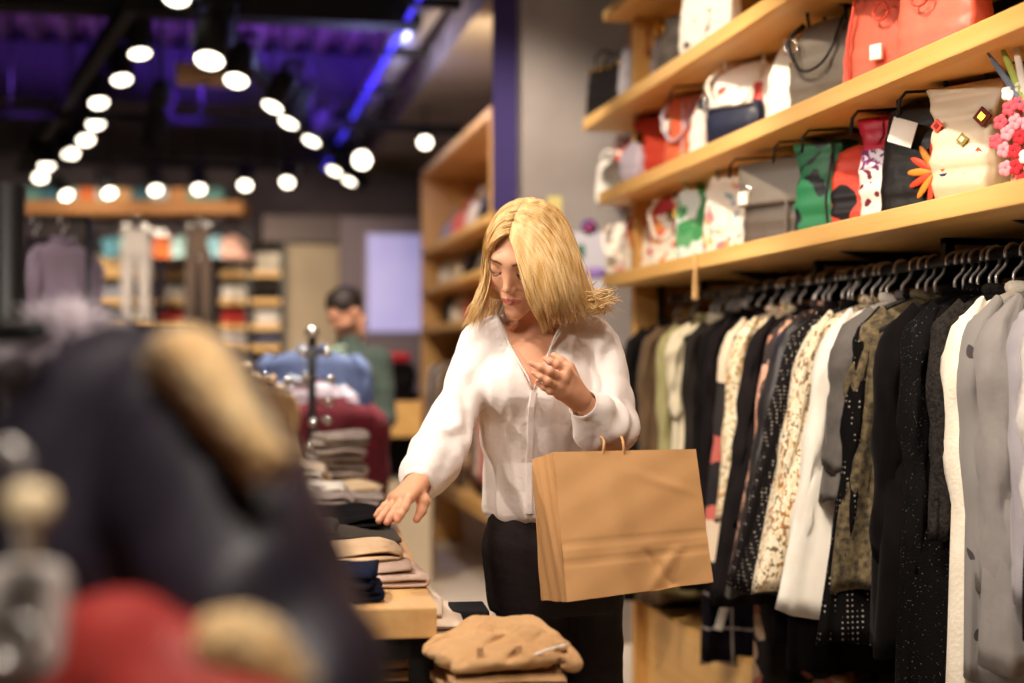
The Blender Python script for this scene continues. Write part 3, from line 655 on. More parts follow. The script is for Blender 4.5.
# ================================================================== GARMENTS ON THE RAIL
def hanger_mesh(parent, wood=False, hw=.20, mats=(DCHROME, BLACKM)):
    pts = bez([(0, 0, .025), (0, 0, .05), (.020, 0, .072), (.022, 0, .098), (0, 0, .116), (-.02, 0, .104), (-.022, 0, .084)], 18)
    MB().tube(pts, .0042, 6).build('hook', mats[0], parent)
    rings = []
    for i in range(17):
        s = -1+i/8; x = s*(hw-.012); z = .012-.085*abs(s)**1.15; r = .0055*(1 if abs(s) < .9 else .8)
        rings.append([Vector((x, r*.8*math.cos(q), z+r*1.3*math.sin(q))) for q in [2*math.pi*j/8 for j in range(8)]])
    MB().loft(rings).build('shoulder_bar', mats[1], parent)
    return parent
def garment_parts(t, L, m, flare=0, hw=.2, th=.05, sleeve=.55, m2=None, neck=.05, collar='band', buttons=0, seed=0, hem=.02, sl_r=.045, puff=0, quilt=0):
    """body of a hanging garment, its sleeves and collar; local x across the shoulders, origin at the hanger neck"""
    R = random.Random(seed); n = 56; rings = []; ph = [R.uniform(0, 6.28) for _ in range(6)]
    zs = [0.014, .004, -.008, -.020, -.036, -.06, -.11, -.16]+[-.16-(L-.16)*(i/14) for i in range(1, 15)]
    for i, z in enumerate(zs):
        s = max(0, min(1, -z/L)); top = min(1, max(0, (-z+.012)/.05))
        w = neck+(hw-.005-neck)*min(1, top**.75*1.0); w = w if z > -.08 else hw-.005+(-z-.08)*.03-.012*math.exp(-((z+.25)/.1)**2)
        d = (.020+.022*top)+(th-.04)*min(1, s*1.6)+.006*math.sin(s*9+ph[0])
        amp = (.12+.65*s)*min(1, max(0, (-z-.05)*8))
        rr = []
        for j in range(n):
            a = 2*math.pi*j/n; c, sn = math.cos(a), math.sin(a)
            x = w*math.copysign(abs(c)**.7, c); y = d*math.copysign(abs(sn)**.8, sn)
            f = math.sin(a*6+ph[1]+s*2.0)*.5+math.sin(a*11+ph[2]-s*1.5)*.3+math.sin(a*4+ph[3]+s*3)*.5
            y *= 1+amp*f*.8; x *= 1+amp*f*.05
            zz = z-(.035*(1-top)*0)+(.008*math.sin(3*a+ph[4]) if i == len(zs)-1 else 0)
            rr.append(Vector((x-flare*max(0, -z-.06), y, zz-.022*min(1, abs(x/hw))**2*max(0, 1+z/.12))))
        rings.append(rr)
    last = rings[-1]; rings.append([Vector((p.x*.97, p.y*.8, p.z+.006)) for p in last]); rings.append([Vector((p.x*.9, p.y*.5, p.z+.12)) for p in last])
    MB().loft(rings).build('bodice', m, t)
    if sleeve:
        for s in (-1, 1):
            pr = []; N = 16
            sw = R.uniform(-.025, .025); sw2 = R.uniform(-.015, .02)
            for k in range(N+1):
                f = k/N; z = -.030-sleeve*f
                pr.append((Vector((s*(hw-.030+.026*math.sin(min(1, f*3)*1.57)-.015*f), sw*f+sw2*math.sin(f*3), z)), sl_r*(.70+.30*math.sin(min(1, f*5)*1.57))*(1-.25*f)*(1+.12*math.sin(f*19+ph[5]+s)+(.10*math.sin(f*sleeve/.05*6.28) if quilt else 0))))
            rs = []
            for k, (c, r) in enumerate(pr):
                c = c-Vector((flare*max(0, -c.z-.06), 0, 0)); pr[k] = (c, r)
                if k == 0: r *= .55; c = c-Vector((s*.030, 0, -.014))
                rs.append([c+Vector((r*.62*math.cos(a)*(1+.10*math.sin(3*a+k*.9)), r*1.0*math.sin(a)*(1+.16*math.sin(4*a+k*.7+ph[0])+.08*math.sin(7*a-k*1.3+ph[1])), .010*math.sin(2*a+k))) for a in [2*math.pi*j/20 for j in range(20)]])
            e = rs[-1]; c = pr[-1][0]
            rs.append([c+(p-c)*.8+Vector((0, 0, .004)) for p in e]); rs.append([c+(p-c)*.6+Vector((0, 0, .05)) for p in e])
            MB().loft(rs).build('sleeve', m2 or m, t)
    if collar == 'band':
        MB().tube([(neck*1.15*math.cos(a), .026*math.sin(a)-.002, .006+.018*abs(math.cos(a))) for a in [2*math.pi*j/20 for j in range(21)]], .009, 8, flat=1.3).build('collar', m2 or m, t)
    elif collar == 'lapel':
        for s in (-1, 1):
            P_ = [Vector(q) for q in [(s*.015, -.03, .02), (s*.065, -.022, .028), (s*.105, -.045, -.08), (s*.07, -.055, -.15), (s*.012, -.06, -.30), (s*.0, -.055, -.12)]]
            vs2 = P_+[p+Vector((0, .012, 0)) for p in P_]
            MB().add(vs2, [(0, 1, 2, 5), (5, 2, 3, 4), (6, 11, 8, 7), (11, 10, 9, 8), (0, 6, 7, 1), (1, 7, 8, 2), (2, 8, 9, 3), (3, 9, 10, 4), (4, 10, 11, 5), (5, 11, 6, 0)]).build('lapel', m2 or m, t)
    elif collar == 'roll':
        MB().tube([(neck*1.25*math.cos(a), .034*math.sin(a), .004+.012*abs(math.cos(a))) for a in [2*math.pi*j/20 for j in range(21)]], .014, 10).build('collar', m2 or m, t)
    for b in range(buttons):
        MB().ball((0, 0, 0), .012, 6, sc=(1, .4, 1)).build('button', GOLD, t, loc=(-.13-.01*b-flare*L*.6, -.062-th*.25, -L*.66-.035*b))
    return t
C = cloth
GM = [ # u, bottom v, material, thickness, opts, name, label
 (628, 600, C('char1', '2A2625', '201C1C'), .06, dict(collar='lapel'), 'jacket', 'dark grey jacket at the far end of the rail'),
 (643, 600, C('olive1', '6A5238', '584430'), .06, dict(collar='roll'), 'jacket', 'brown olive jacket near the far end of the rail'),
 (661, 590, C('sage', 'A7A070', '979064'), .055, dict(), 'blouse', 'pale sage green top on the rail beside the brown jacket'),
 (676, 455, C('ivory1', 'D9CDB4', 'CFC2A6'), .06, dict(collar='roll', sleeve=.3, sl_r=.05), 'jacket', 'short ivory jacket whose collar sticks out near the rail end'),
 (690, 590, C('char2', '38322F', '2C2725'), .055, dict(collar='lapel'), 'blazer', 'charcoal blazer directly behind the ivory jacket'),
 (703, 585, C('blk1', '151213', '1E1A1B'), .05, dict(), 'shirt', 'plain black shirt beside the charcoal blazer'),
 (715, 560, C('blk2', '241E20', '1A1517'), .05, dict(), 'cardigan', 'thin dark plum cardigan before the colour block dress'),
 (728, 575, mat('colour_block', 'D9B59A', .8, cols=['C5655C', '1C1719', 'D9A577', '17121A', 'DCC6AE', '231C1E'], scale=9, stretch=(.2, .2, 1)), .05, dict(), 'dress', 'coral, peach and black colour block dress'),
 (741, 520, mat('cream_floral', 'E2D3B8', .8, cols=['E4D6BC', 'DECFAF', 'B98A55', 'E2D4BA', '8B7A4A'], scale=46, warp=.2), .05, dict(), 'blouse', 'cream blouse with ochre flower print'),
 (755, 600, C('blk3', '1D191A', '292324'), .065, dict(collar='lapel', quilt=1), 'jacket', 'black jacket hung right of the cream floral blouse'),
 (768, 585, mat('rose_pattern', 'B77C6A', .8, cols=['B98068', '2B2224', 'D8A78F', '3A2A28', 'C89A80'], scale=22, warp=.3), .045, dict(), 'blouse', 'brown rose patterned blouse between two black jackets'),
 (780, 590, mat('soft_black_leather', '1E1A1B', .42, '2A2526', scale=8, bump=.5, bscale=18), .065, dict(collar='lapel', quilt=1), 'jacket', 'soft black leather jacket with creased sleeves'),
 (798, 585, cloth('micro_dots', '221D1E', 'B9AFA4', kind='dots', scale=95, thr=.22), .06, dict(collar='lapel'), 'blazer', 'black blazer with tiny pale dots'),
 (815, 590, mat('cream_autumn', 'E6DAC2', .8, cols=['E8DCC4', 'E2D6BD', 'E6DAC2', '9C6B3A', 'E6DAC2', 'E0D2B6', '6C5A3E', 'D9C29A'], scale=44, warp=.3, stretch=(1, 1, .6)), .05, dict(), 'blouse', 'long cream blouse printed with autumn flowers'),
 (834, 610, C('white1', 'EEE8DF', 'E6DFD4'), .065, dict(sl_r=.05), 'tunic', 'plain long white tunic'),
 (848, 500, C('greydenim', '6C6663', '5D5856', bump=.25), .07, dict(collar='band', sleeve=.38, sl_r=.06), 'jacket', 'short grey denim jacket over a lace dress'),
 (856, 640, cloth('black_lace', '171415', 'A89F98', kind='dots', scale=75, thr=.2), .05, dict(), 'dress', 'long black dress with pale dotted lace'),
 (864, 590, C('olive_tweed', '7A6A4C', '3A3228', scale=60), .06, dict(), 'jacket', 'olive tweed jacket left of the long black coat'),
 (890, 650, C('blackcoat', '0F0C0D', '151112', sheen=.02, bump=.1), .08, dict(sl_r=.055, buttons=4), 'coat', 'long plain black coat with gold buttons low on its front'),
 (914, 700, mat('black_sequins', '090708', .75, 'D9D2CC', kind='spots', scale=150, thr=.09, bump=.3, bscale=160, spec=.1), .07, dict(sl_r=.05), 'cardigan', 'long black sequinned cardigan'),
 (936, 540, C('boucle', '3B3634', '252120', scale=90, bump=.5, bscale=120), .06, dict(collar='roll'), 'jacket', 'dark grey boucle jacket beside the sequinned cardigan'),
 (957, 760, C('creamknit', 'E9DFCF', 'DFD3C0', bump=.3, bscale=110), .07, dict(collar='roll', sl_r=.05), 'sweater', 'long cream knit sweater with wide neck'),
 (977, 680, cloth('grey_spots', '7F7A78', '3C3536', kind='spots', scale=9, thr=.22, warp=.2), .07, dict(sl_r=.05), 'jacket', 'grey jacket with large dark oval spots'),
 (996, 665, C('greysweat', '8C8684', '827C7A', bump=.15), .08, dict(sl_r=.06), 'sweatshirt', 'grey melange sweatshirt with ribbed cuff'),
 (1014, 600, C('lavgrey', 'A39DA3', '958F96'), .06, dict(), 'blouse', 'pale lavender grey top near the right edge'),
 (1028, 640, C('blk4', '1A1516', '221C1D'), .05, dict(), 'shirt', 'black shirt before the white quilted jacket'),
 (1052, 655, mat('white_quilt', 'E6E0DA', .6, 'DAD3CC', scale=10, bump=.6, bscale=22), .08, dict(sl_r=.07, quilt=1), 'jacket', 'white quilted jacket cut by the right edge of the picture'),
 (1075, 720, C('redtop', 'A8242A', '8E1B22'), .06, dict(), 'dress', 'dark red dress behind the white quilted jacket'),
]
hproto = None; XS = XR-.0
def place_hanger(Y, label, group=None, rz=0):
    global hproto
    if hproto is None:
        hproto = thing('clothes_hanger', label, 'hanger'); hanger_mesh(hproto); h = hproto
    else: h = copy_tree(hproto)
    h.location = (XR, Y, ZR-.098); h.rotation_euler = (0, 0, rz); h['label'] = label
    if group: h['group'] = group
    elif 'group' in h: del h['group']
    return h
ys = []
for i, (u, vb, m, th, o, nm, lb) in enumerate(GM):
    Xs = 1.545; Y = YX(u, Xs); dep = Xs*math.sin(TH)+Y*math.cos(TH)
    L = max(.35, (ZR-.10)-(CAMZ-(vb-365)/FPX*dep))
    rz = random.uniform(-.10, .16); o = dict(o); o.setdefault('sleeve', min(.58, L-.04)); o.setdefault('sl_r', .042); o.setdefault('flare', max(0, .26-abs(u-800)/420))
    t = thing(nm, lb+', on a hanger', nm, (XR, Y, ZR-.100), rz, 'garments on the long rail')
    garment_parts(t, L, m, th=th, seed=i+3, hw=.198+random.uniform(-.008, .01), **o)
    place_hanger(Y, 'steel hooked hanger of the '+' '.join(lb.split()[:11]), rz=rz); ys.append(Y)
random.seed(5)
k = 0; Y = 2.25
while Y < 4.9 and k < 34:
    if all(abs(Y-q) > .022 for q in ys):
        place_hanger(Y, 'steel hooked black hanger crowded between other hangers on the long rail', 'bare looking hangers on the rail', random.uniform(-.25, .25)); k += 1
    Y += random.uniform(.045, .11)
# long pieces seen under the jackets
LOW = [(722, 662, cloth('black_plaid', '16121A', '9A8F8A', kind='plaid', scale=9, thr=.06), 'dress', 'black dress with thin pale plaid lines below the jackets'),
       (790, 640, C('blk5', '0E0B0C', '141011'), 'skirt', 'black skirt hanging low under the dotted blazer'),
       (812, 668, C('blk6', '110D0F', '1A1517'), 'dress', 'plain black dress reaching below the white tunic'),
       (775, 690, mat('dark_floral', '1A1416', .8, cols=['171214', '1A1416', 'B06A5A', '151012', 'C9A88A'], scale=22), 'dress', 'dark flower print dress reaching lowest of all on the rail'),
       (925, 690, C('blk7', '0C0A0B', '131011'), 'dress', 'black dress behind the sequinned cardigan')]
for i, (u, vb, m, nm, lb) in enumerate(LOW):
    X = 1.60; Y = YX(u, X)+.03; dep = X*math.sin(TH)+Y*math.cos(TH); L = (ZR-.10)-(CAMZ-(vb-365)/FPX*dep)
    t = thing(nm, lb, nm, (XR, Y, ZR-.100), random.uniform(-.05, .1), 'garments on the long rail')
    garment_parts(t, L, m, th=.06, seed=60+i, hw=.17, sleeve=0, collar=None)
    place_hanger(Y, 'steel hooked hanger of the '+' '.join(lb.split()[:11]))
    if i == 0: MB().box((-.012, -.004, -.04), (.012, .004, .04), rot=Matrix.Rotation(.3, 3, 'Y')).build('white_tag', WHITEP, t, loc=(-.155, -.075, -L+.16))
# ================================================================== TABLES AND FOLDED CLOTHES
TA = math.radians(7.65)-TH          # table heading in the world
def table_pt(u, v, z):
    """ground-truth point at height z under pixel"""
    k = yaw(Q(u, v, 1.0)-Vector((0, 0, CAMZ))); s = (z-CAMZ)/k.z
    return Vector((k.x*s, k.y*s, z))
TZT = .85
c0 = table_pt(437, 607, TZT)
t = thing('display_table', 'pale oak table on a black square frame with folded trousers on it', 'table', (c0.x, c0.y, 0), TA)
MB().box((-.82, 0, TZT-.058), (0, 2.55, TZT), bev=.004).build('table_top', WOODT, t)
for x in (-.79, -.004-.045):
    for y in (.02, 2.48): MB().box((x, y, 0), (x+.045, y+.045, TZT-.06)).build('leg', BLACK, t)
MB().box((-.79, .02, TZT-.10), (-.004, .065, TZT-.06)).build('apron', BLACK, t)
MB().box((-.79, 2.48, TZT-.10), (-.004, 2.52, TZT-.06)).build('apron', BLACK, t)
for x in (-.79, -.049): MB().box((x, .06, TZT-.10), (x+.045, 2.48, TZT-.06)).build('side_rail', BLACK, t)
NZ = .60; c1 = table_pt(555, 700, NZ)
t = thing('nesting_table', 'low black nesting table partly pushed under the oak table', 'table', (c1.x-.06, c1.y, 0), TA)
MB().box((-.72, 0.03, NZ-.03), (0, 1.0, NZ), bev=.003).build('table_top', mat('black_laminate', '1B1817', .5), t)
for x in (-.70, -.05):
    for y in (.05, .93): MB().box((x, y, 0), (x+.04, y+.04, NZ-.03)).build('leg', BLACK, t)
MB().box((-.66, .06, .2), (-.04, .94, .22)).build('lower_shelf', BLACK, t)

def folded(name, label, cat, loc, W, D, turns, th, m, seed=0, rz=0, wr=.006, group=None, m2=None, puff=.25, n=15):
    """a garment folded back and forth: serpentine cross-section along x, swept over the depth y"""
    R = random.Random(seed); t = thing(name, label, cat, loc, rz, group)
    cl = []
    for k in range(turns):
        d = 1 if k % 2 == 0 else -1; w2 = W/2*(1-.05*R.random()); zc = th*(k+.5)
        for i in range(n):
            s = -1+2*i/(n-1); cl.append((d*s*(w2-th*.5), zc, k))
        if k < turns-1:
            for a in (-45, 0, 45): cl.append((d*(w2-th*.5)+d*th*.5*math.cos(math.radians(a)), zc+th*.5+th*.5*math.sin(math.radians(a)), k))
    ny = 18; rings = []; q = [R.uniform(0, 6.28) for _ in range(8)]
    def wob(x, y, k):
        return wr*(math.sin(x*22+q[0]+y*9+k)+.7*math.sin(y*31+q[1]-x*17+k*.6)+.5*math.sin(x*47+y*25+q[2]))*(.35+.65*k/max(1, turns-1))
    for j in range(ny):
        f = j/(ny-1); y = (f-.5)*D; e = min(1, min(f, 1-f)*9); e = math.sqrt(max(.04, 1-(1-e)**2))
        top = []; bot = []
        for i, (x, z, k) in enumerate(cl):
            a = cl[max(i-1, 0)]; b = cl[min(i+1, len(cl)-1)]
            tx, tz = b[0]-a[0], b[1]-a[1]; l = math.hypot(tx, tz) or 1; nx, nz = -tz/l, tx/l
            h = th*.47*e; dx = .012*math.sin(k*2.1+q[3])+.006*math.sin(y*20+k*3+q[4]); dy = .010*math.sin(k*1.7+q[5])*(1 if abs(f-.5) > .3 else 0)
            wz = wob(x, y, k); bul = puff*th*turns*(1-(2*x/W)**2)*(1-(2*f-1)**2)*k/max(1, turns)
            top.append(Vector((x+nx*h+dx, y+dy, z+nz*h+wz+bul))); bot.append(Vector((x-nx*h+dx, y+dy, z-nz*h+wz*.8+bul)))
        rings.append(top+bot[::-1])
    for r in rings:
        for p in r: p.z = max(p.z, .0005)
    MB().loft(rings).build('fabric', m, t)
    return t
def on_table(u, v, z=TZT): return table_pt(u, v, z+.001)
TAN2 = cloth('sand_cotton', 'D6B794', 'C9A883', bump=.5); PINKB = cloth('pink_beige_cotton', 'D9BFAE', 'CDB09E'); NAVYC = cloth('navy_denim', '252A42', '1C2036'); CREAMC = cloth('cream_cotton', 'E6D2BC', 'DAC4AC')
OLIVEC = cloth('dark_olive_cotton', '4A4036', '3C342C'); BLKC = cloth('black_cotton', '171416', '1F1B1D'); GREYC = cloth('warm_grey_cotton', '9A8B84', '8C7E76'); WHITEC = cloth('white_cotton', 'E9E2D6', 'DDD5C8'); BEIGEC = cloth('beige_cotton', 'DCC29C', 'D0B48C')
G = 'folded clothes on the oak table'
def fold_at(u, v, W, D, turns, th, m, label, seed, name='folded_trousers', cat='trousers', rz=TA, z=TZT, dz=0, group=G, **k):
    p = table_pt(u, v, z+.001); q = Vector((math.cos(TA), math.sin(TA))); 
    return folded(name, label, cat, (p.x-W/2*q.x-D/2*q.y*0, p.y+D/2, z+.001+dz), W, D, turns, th, m, seed, rz, group=group, **k)
t = fold_at(424, 587, .30, .20, 3, .014, PINKB, 'pinkish beige folded trousers at the near right edge of oak table', 11, wr=.004)
pb = t.location.copy()
folded('folded_trousers', 'pale sand trousers folded beneath the hand, on top of the pinkish pair', 'trousers', (pb.x-.03, pb.y+.05, pb.z+.046), .27, .20, 2, .012, TAN2, 12, TA+.05, wr=.004, group=G)
t = fold_at(380, 603, .22, .14, 4, .016, NAVYC, 'crumpled navy jeans folded on the near end of oak table', 13, name='folded_jeans', cat='jeans', wr=.005)
t = fold_at(404, 552, .32, .2, 3, .014, OLIVEC, 'dark olive trousers folded behind the beige ones on the oak table', 14)
ob = t.location.copy()
folded('folded_trousers', 'black folded trousers with pale piping lying on the dark olive pair', 'trousers', (ob.x-.02, ob.y+.1, ob.z+.047), .30, .22, 2, .013, BLKC, 15, TA, group=G)
t = fold_at(396, 533, .30, .22, 4, .0135, BLKC, 'thick black folded trousers at mid table', 16)
t = fold_at(389, 517, .32, .24, 4, .014, GREYC, 'warm grey folded trousers behind the black stack', 17)
gb = t.location.copy()
folded('folded_shirt', 'bright cream shirt folded on the warm grey trousers', 'shirt', (gb.x-.10, gb.y+.06, gb.z+.060), .28, .22, 2, .014, WHITEC, 18, TA-.1, group=G)
t = fold_at(384, 505, .34, .24, 4, .014, BEIGEC, 'beige rolled trousers far along the oak table', 19)
bb = t.location.copy()
folded('folded_shirt', 'white folded shirt toward the far end of the oak table', 'shirt', (bb.x-.14, bb.y+.1, bb.z+.060), .26, .24, 2, .016, WHITEC, 20, TA+.1, group=G)
t = fold_at(352, 520, .28, .26, 4, .018, GREYC, 'grey folded shirt on the left half of oak table', 21, name='folded_shirt', cat='shirt')
t = fold_at(338, 560, .3, .24, 4, .018, OLIVEC, 'dark brown trousers near the left edge of oak table', 22)
t = fold_at(330, 500, .3, .26, 6, .018, CREAMC, 'cream stacked shirt on the far left of oak table', 23, name='folded_shirt', cat='shirt')
for k in range(4):
    p = table_pt(338, 494, TZT+.001)
    folded('folded_sweater', ['lowest grey knit sweater of the pile at the table end', 'second grey knit sweater in the pile at table end', 'third grey beige knit sweater in the pile at table end', 'topmost pale grey knit sweater on the pile at table end'][k], 'sweater', (p.x-.02+.01*k, p.y+.12, TZT+.001+k*.053),   .22-.008*k, .24, 2, .024, cloth('greyknit%d' % (k % 2), ['A3938A', 'B3A49A'][k % 2], '85766E', bump=.8), 30+k, TA+.05*k, group='knit pile at the table end', wr=.005)
# low stacks on the nesting table
KH = cloth('khaki_cotton', 'C49A6C', 'B78C5E', bump=.5, scale=5)
p = table_pt(545, 720, NZ); G2 = 'clothes on the low black table'
kx, ky = P(500, 650, 2.62).x, P(500, 650, 2.62).y
khl = ['lowest khaki trousers of the near pile on low table', 'second khaki trousers of the near pile on low table', 'third khaki trousers of the near pile on low table', 'fourth khaki trousers, just under the rumpled top pair']
z = NZ+.001
for k in range(4):
    folded('folded_trousers', khl[k], 'trousers', (kx+.004*((k*7) % 5-2), ky+.006*k, z), .235-.006*(k % 2),   .26, 2, .0185, KH, 40+k, TA+.03*(k % 3), group=G2, wr=.0025, puff=.03); z += .0375
rumpled = dict(z=z)
for i, (dx, dy, m, lb) in enumerate([(-.145, .33, CREAMC, 'cream folded trousers behind the khaki pile'), (-.15, .33, TAN2, 'tan trousers folded beneath the cream pair'), (-.14, .33, PINKB, 'pinkish trousers at the bottom behind the khaki pile')]):
    folded('folded_trousers', lb, 'trousers', (kx+dx, ky+dy, NZ+.001+(2-i)*.076), .22, .26, 3, .0235, m, 50+i, TA+.08*i, group=G2, wr=.003, puff=.08)
folded('folded_trousers', 'black trousers draped low on the table beside the floor aisle', 'trousers', (kx-.15, ky+.66, NZ+.001), .30, .22, 5, .028, BLKC, 57, TA-.1, group=G2)
t = thing('box', 'small black box behind the cream trousers on low table', 'box', (kx-.01, ky+.36, NZ+.001), TA)
MB().box((-.05, -.06, 0), (.05, .06, .19), bev=.004).build('carton', BLACK, t); MB().box((-.052, -.062, .165), (.052, .062, .195), bev=.004).build('lid', BLACKM, t)
# rumpled khaki trousers lying on top of the near pile: sculpted
lo = (-.15, -.17, -.01); F_ = Field(lo, (.15, .17, .12), .0032)
F_.ell((-.01, 0, .030), (.120, .14, .030), .01)
F_.chain([(-.115, .03, .03), (-.02, .08, .062), (.07, .06, .066), (.105, .0, .045)], [.016, .022, .022, .018], .03)
F_.chain([(-.11, -.06, .028), (-.03, -.03, .05), (.05, -.03, .062), (.10, -.07, .04)], [.016, .018, .022, .02], .025)
F_.chain([(-.10, -.11, .02), (.0, -.10, .04), (.09, -.12, .026)], [.014, .018, .016], .02)
F_.chain([(.108, .10, .03), (.118, .0, .026), (.11, -.12, .02)], [.02, .022, .018], .01)
for a_, b_, r_ in (((-.11, -.13, .03), (.02, -.02, .074), .003), ((-.02, -.14, .035), (.08, -.05, .078), .0045), ((-.13, .02, .04), (-.02, .04, .078), .004), ((.03, .13, .05), (.12, .02, .07), .004), ((.075, -.15, .02), (.13, -.03, .045), .005), ((.06, -.15, .012), (.14, .0, .03), .004)):
    F_.cone(a_, b_, r_, r_, .012, sub=True)
V, Fc = F_.verts(); rd = 1-2*np.abs(snoise(V*np.array([1, .5, 1]), 30, 21)); V[:, 2] += .0045*rd*np.clip(V[:, 2]/.03, 0, 1); V[:, 2] *= .78; V += normals(V, Fc)*(.0022*snoise(V, 60, 8))[:, None]
V[:, 2] = np.maximum(V[:, 2], .001); V = smooth_v(V, Fc, 1)
t = thing('folded_trousers', 'rumpled khaki trousers on top of the near pile on low table', 'trousers', (kx-.003, ky+.01, z), TA+.12, G2)
np_mesh('fabric', V, Fc, KH, t)
MB().tube(bez([(.02, -.125, .03), (.06, -.13, .045), (.10, -.12, .05)], 8), .002, 6).build('drawstring', WHITEP, t)
for k in range(3): MB().box((-.006, -.003, -.018), (.006, .003, .018), bev=.002).build('belt_loop', KH, t, loc=(-.06+.07*k, -.118, .035))
# ================================================================== BACKGROUND OF THE SHOP
# oak bay unit beyond the pillar
Y0, Y1 = 7.75, 10.5; xa, xb = 1.5, 2.12
t = thing('oak_bay_unit', 'tall oak bay with slanting looking shelves behind the woman', 'shelving', (xa, Y0, 0))
MB().box((0, 0, 0), (xb-xa, .05, 2.74), bev=.004).build('end_panel', WOOD2, t)
MB().box((0, Y1-Y0-.05, 0), (xb-xa, Y1-Y0, 2.74), bev=.004).build('end_panel', WOOD2, t)
MB().box((0, .05, 2.69), (xb-xa, Y1-Y0-.05, 2.74)).build('top_panel', WOOD, t)
MB().box((.52, .05, .1), (.56, Y1-Y0-.05, 2.69)).build('back_panel', WOOD2, t)
for z in (2.15, 1.86, 1.58): MB().box((0, .05, z-.045), (.52, Y1-Y0-.05, z), bev=.003).build('shelf', WOOD, t)
MB().box((0, .05, .42), (.52, Y1-Y0-.05, .50)).build('low_shelf', WOOD, t)
MB().box((.30, .05, 0), (.52, Y1-Y0-.05, .42)).build('recessed_base', mat('pale_base', 'CDBFAE', .6), t)
MB().tube([(.24, .05, 1.44), (.24, Y1-Y0-.05, 1.44)], .014, 8).build('rail', BLACK, t)
random.seed(21)
bm_ = [WHITEL, BLKL, CREAM, CORAL, FELT, WHITEL, GREY, BLKL, CREAM, WHITEL, NAVY, CREAM, CORAL, WHITEL, BLKL]
wd = ['white', 'black', 'cream', 'coral', 'grey felt', 'glossy white', 'taupe', 'dark black', 'pale cream', 'bright white', 'navy', 'cream leather', 'coral red', 'plain white', 'black leather']
i = 0
SZ2 = {2.15: 'top', 1.86: 'middle', 1.58: 'lowest'}
for z, w_ in SZ2.items():
    for k in range(5):
        Y = Y0+.35+k*.5; W = random.uniform(.24, .32); H = random.uniform(.17, .225); n = 24
        tt = thing('handbag', wd[i]+' handbag on the '+w_+' shelf of the far oak bay', 'bag', (xa+.2, Y, z+.001), -math.pi/2+.5, 'bags in the far oak bay')
        rings = [[Vector((x*(1+.03*math.sin(4*s+j)), y, s*H)) for j, (x, y) in enumerate(rrect(W*a, .12*c, n, .4))] for s, a, c in ((0, .85, .9), (.06, .97, 1), (.4, 1, 1), (.8, .86, .7), (1, .7, .35))]
        MB().loft(rings).build('bag_body', bm_[i], tt)
        MB().tube(bez([(-W*.25, 0, H*.9), (0, 0, H+.05 if z < 2 else H+.09), (W*.25, 0, H*.9)], 10), .006, 6).build('handle', bm_[i], tt); i += 1
BG = [('E2CDB2', 'beige blouse'), ('C03038', 'red blouse'), ('D9B9A8', 'dusty pink blouse'), ('2A2526', 'dark grey shirt'), ('CDA983', 'camel cardigan'), ('D98E84', 'salmon shirt'), ('5B4A3C', 'brown shirt'), ('E8DFD2', 'white shirt'),
      ('8A7A60', 'olive shirt'), ('1B1819', 'black shirt'), ('C9A57A', 'tan blouse'), ('B8A999', 'greige cardigan'), ('3B3036', 'plum cardigan'), ('DCCFC0', 'ecru blouse')]
gprot = {}
for k, (c, lb) in enumerate(BG):
    Y = Y0+.30+k*.175; nm = lb.split()[-1]
    t = thing(nm, lb+' on the rail of the far oak bay, '+('nearest end' if k < 4 else 'middle stretch' if k < 10 else 'far end'), nm, (xa+.24, Y, 1.32), random.uniform(-.1, .1), 'garments in the far oak bay')
    garment_parts(t, random.uniform(.62, .8), cloth('bg_'+c, c), th=.07, seed=80+k, sleeve=.5, sl_r=.055, collar=None if k % 2 else 'band')
    place_hanger(Y, 'dark hanger for the '+lb+' in the far oak bay').location = (xa+.24, Y, 1.44-.108)
# cabinet with black pile and red top
p = P(396, 430, 8.6)
t = thing('drawer_cabinet', 'oak drawer block with a black niche in front of far screen', 'cabinet', (p.x, p.y, 0), -TH)
MB().box((-.15, -.1, .87), (.16, .4, 1.08), bev=.004).build('drawer_front', WOOD, t)
MB().box((-.15, -.1, .6), (-.13, .4, .87)).box((.14, -.1, .6), (.16, .4, .87)).box((-.13, .3, .6), (.14, .4, .87)).build('niche', BLACKM, t)
MB().box((-.18, -.12, 0), (.22, .42, .6), bev=.004).build('base', mat('cream_lacquer', 'D9C6A8', .6), t)
folded('folded_sweater', 'thick black folded sweater on the oak drawer block', 'sweater', (p.x, p.y+.12, 1.081), .26, .3, 7, .031, BLKC, 61, -TH)
folded('folded_sweater', 'bright red folded top lying over the black sweater', 'sweater', (p.x, p.y+.12, 1.305), .2, .25, 2, .03, cloth('red_knit', 'B8202C', 'A01824'), 62, -TH)
for k, (Y, c, lb, h) in enumerate([(8.15, 'B01E2A', 'red folded sweater on the low shelf of the oak bay', 5), (8.6, '2A2024', 'dark folded jeans on the low shelf of the oak bay', 6), (9.1, 'D9BE94', 'tan folded trousers on the low shelf of oak bay', 4), (9.6, 'E4D8CC', 'white folded shirt on the low shelf of oak bay', 4)]):
    nm = lb.split(' folded ')[1].split()[0]
    folded('folded_'+nm, lb, nm, (xa+.2, Y, .501), .26, .28, h, .034, cloth('bgf_'+c, c), 64+k, 0)
